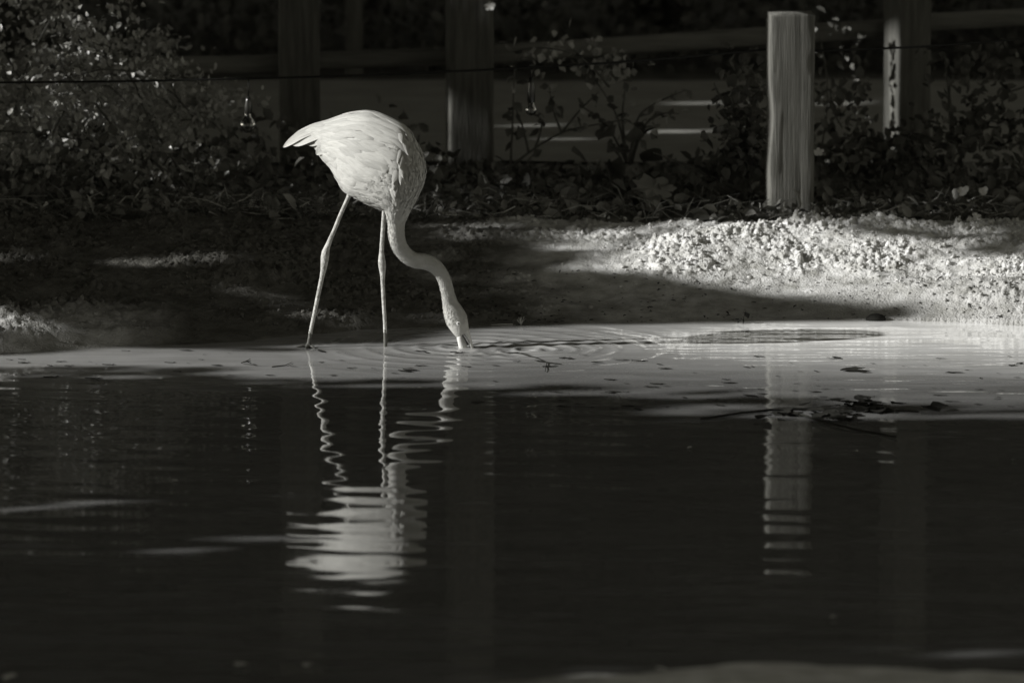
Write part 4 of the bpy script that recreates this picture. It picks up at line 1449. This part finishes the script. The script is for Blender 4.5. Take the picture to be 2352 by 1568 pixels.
# ------------------------------------------------------------------ things floating on the pond
g = np.random.default_rng(801)
sl_ = []
for k in range(3):
    v, f = [], []
    nn = 6
    for i in range(nn):
        s = i / (nn - 1)
        w = .16 * math.sin(math.pi * (s * .92 + .04)) * (1 + .2 * g.normal())
        v += [[s - .5, -w, .02 * g.normal()], [s - .5, w, .02 * g.normal() + .015]]
    for i in range(nn - 1): f.append((i * 2, i * 2 + 1, i * 2 + 3, i * 2 + 2))
    mm = mesh_arr('floating_sliver', np.array(v), f); mm.materials.append(M['debris']); sl_.append(mm)
for i in range(180):
    if g.random() < .72: px, py = g.uniform(1080, 2352), 812 + g.random() * 130
    else: px, py = g.uniform(20, 1080), 805 + g.random() * 65
    p = at_z(px, py)
    if inland(p[0], p[1]) > -.05: continue
    o = bpy.data.objects.new('floating_sliver', sl_[i % 3]); C.objects.link(o)
    o.location = (p[0], p[1], float(water_z(np.array(p[0]), np.array(p[1]))) + .003)
    o.rotation_euler = (0, 0, g.normal(0, .5)); s = .014 + .06 * g.random() ** 1.8; o.scale = (s, s * g.uniform(.5, 1.2), s)
    zone = ('on the shallows left of the flamingo' if px < 700 else 'between the flamingo legs and the beak reflection' if px < 1080 else
            'on the water just right of the beak' if px < 1500 else 'on the bright water under the lit bank' if px < 1950 else 'on the pond near the right edge')
    tag(o, 'dark sliver of leaf floating ' + zone, 'leaf sliver', 'dark slivers floating ' + zone)
for i, (px, py, s) in enumerate(((675, 1138, .012), (395, 1106, .012), (570, 1528, .030), (30, 1552, .03), (1920, 1420, .012), (710, 1528, .02), (1270, 972, .02), (1590, 1030, .01), (2330, 1060, .012), (1505, 1540, .025), (1700, 1560, .02), (1790, 1553, .02), (1985, 1545, .025))):
    p = at_z(px, py)
    o = leaf_obj('floating_fleck', (p[0], p[1], .008), s * 2, g, M['speck'], None, True)
    lab = {2: 'largest pale blurred fleck floating low in the foreground water'}.get(i, 'small pale fleck floating on the dark foreground water')
    tag(o, lab, 'fleck', 'pale flecks floating on the dark water')
# dark leafy shapes lying flat on the water at the right
b0 = at_z(1900, 945)
fb_ = empty('floating_branch', (b0[0], b0[1], 0.004), 'dark leafy branch floating on the right side of the pond', 'branch')
Mb().tube([at_z(a, c, .006) for a, c in ((1610, 962), (1700, 948), (1800, 938), (1900, 940), (2000, 938), (2110, 945))], [.004, .005, .006, .006, .005, .003], 6).build('stem', M['debris'], fb_)
Mb().tube([at_z(a, c, .006) for a, c in ((1800, 938), (1880, 965), (1960, 985), (2060, 1003))], [.005, .004, .004, .003], 6).build('stem', M['debris'], fb_)
for i in range(46):
    px = g.normal(1980, 90) if i < 32 else g.uniform(1750, 1950)
    py = g.normal(940, 9) if i < 32 else g.normal(955, 6)
    p = at_z(px, py)
    leaf_obj('leaf', (p[0], p[1], .008 + g.uniform(0, .012)), g.uniform(.06, .11), g, M['debris'], fb_, True)
p = at_z(1930, 853); o = leaf_obj('floating_leaf', (p[0], p[1], .006), .10, g, M['debris'], None, True); o.rotation_euler[2] = .2
tag(o, 'single dark leaf floating in the bright water below the right bank', 'leaf')
# twigs
def twig(lines, label, r=.003, mat='debris'):
    m = Mb()
    for l in lines: m.tube(l, np.linspace(r, r * .4, len(l)), 6)
    return tag(m.build('floating_twig', M[mat]), label, 'twig')


twig([[at_z(1195, 811, .004), at_z(1235, 822, .004), at_z(1256, 832, .004), at_z(1252, 853, .004)], [at_z(1256, 832, .004), at_z(1290, 836, .004)]], 'thin forked twig floating below the ripples right of the beak', .003)
twig([[at_z(555, 833, .003), at_z(566, 829, .02), at_z(575, 824, .03)], [at_z(566, 829, .02), at_z(577, 834, .003)], [at_z(560, 831, .01), at_z(576, 829, .01)]], 'small forked twig sticking out of the water left of the flamingo', .0028)
twig([[at_z(625, 842, .003), at_z(655, 839, .003), at_z(670, 832, .004)]], 'small curved twig floating left of the flamingo', .0026)
# tuft of down at the water's edge, with a straw beside it
p0 = ground_hit(1197, 746)
m = Mb()
for i in range(16):
    d = np.array([g.normal(0, .010), g.normal(0, .004), g.uniform(.018, .036)])
    m.tube([p0, p0 + d * .6 + [g.normal(0, .002), 0, 0], p0 + d], [.0016, .0012, .0005], 4)
tag(m.build('downy_tuft', M['speck']), 'tiny pale tuft of down standing at the water edge right of the beak', 'tuft')
m = Mb(); m.tube([ground_hit(1178, 747) + [0, 0, .004], ground_hit(1150, 747) + [0, 0, .004], ground_hit(1128, 748) + [0, 0, .004]], [.002, .002, .001], 5)
tag(m.build('straw', M['speck']), 'short pale straw lying beside the tuft of down', 'straw')
# stone and sprig on the wet clay
p0 = ground_hit(2012, 732)
sv = iv * np.array([.055, .05, .03]) * (1 + .12 * g.normal(size=(len(iv), 1))) + p0
so = link('shore_stone', mesh_arr('shore_stone', sv, ifc), M['debris'], None, True)
sd_ = so.modifiers.new('s', 'SUBSURF'); sd_.levels = 2; sd_.render_levels = 2
tag(so, 'dark wet stone at the water edge under the right bank', 'stone')
p0 = ground_hit(1707, 742)
e = empty('sprig', p0, 'small dark sprig growing at the water edge on the right', 'plant')
Mb().tube([p0, p0 + [.002, 0, .025], p0 + [.010, 0, .05]], [.002, .0015, .001], 5).build('stem', M['debris'], e)
for d in ((.010, .030), (.012, .045), (-.004, .022)):
    leaf_obj('leaf', p0 + np.array([d[0], -.004, d[1]]), .032, g, M['debris'], e)
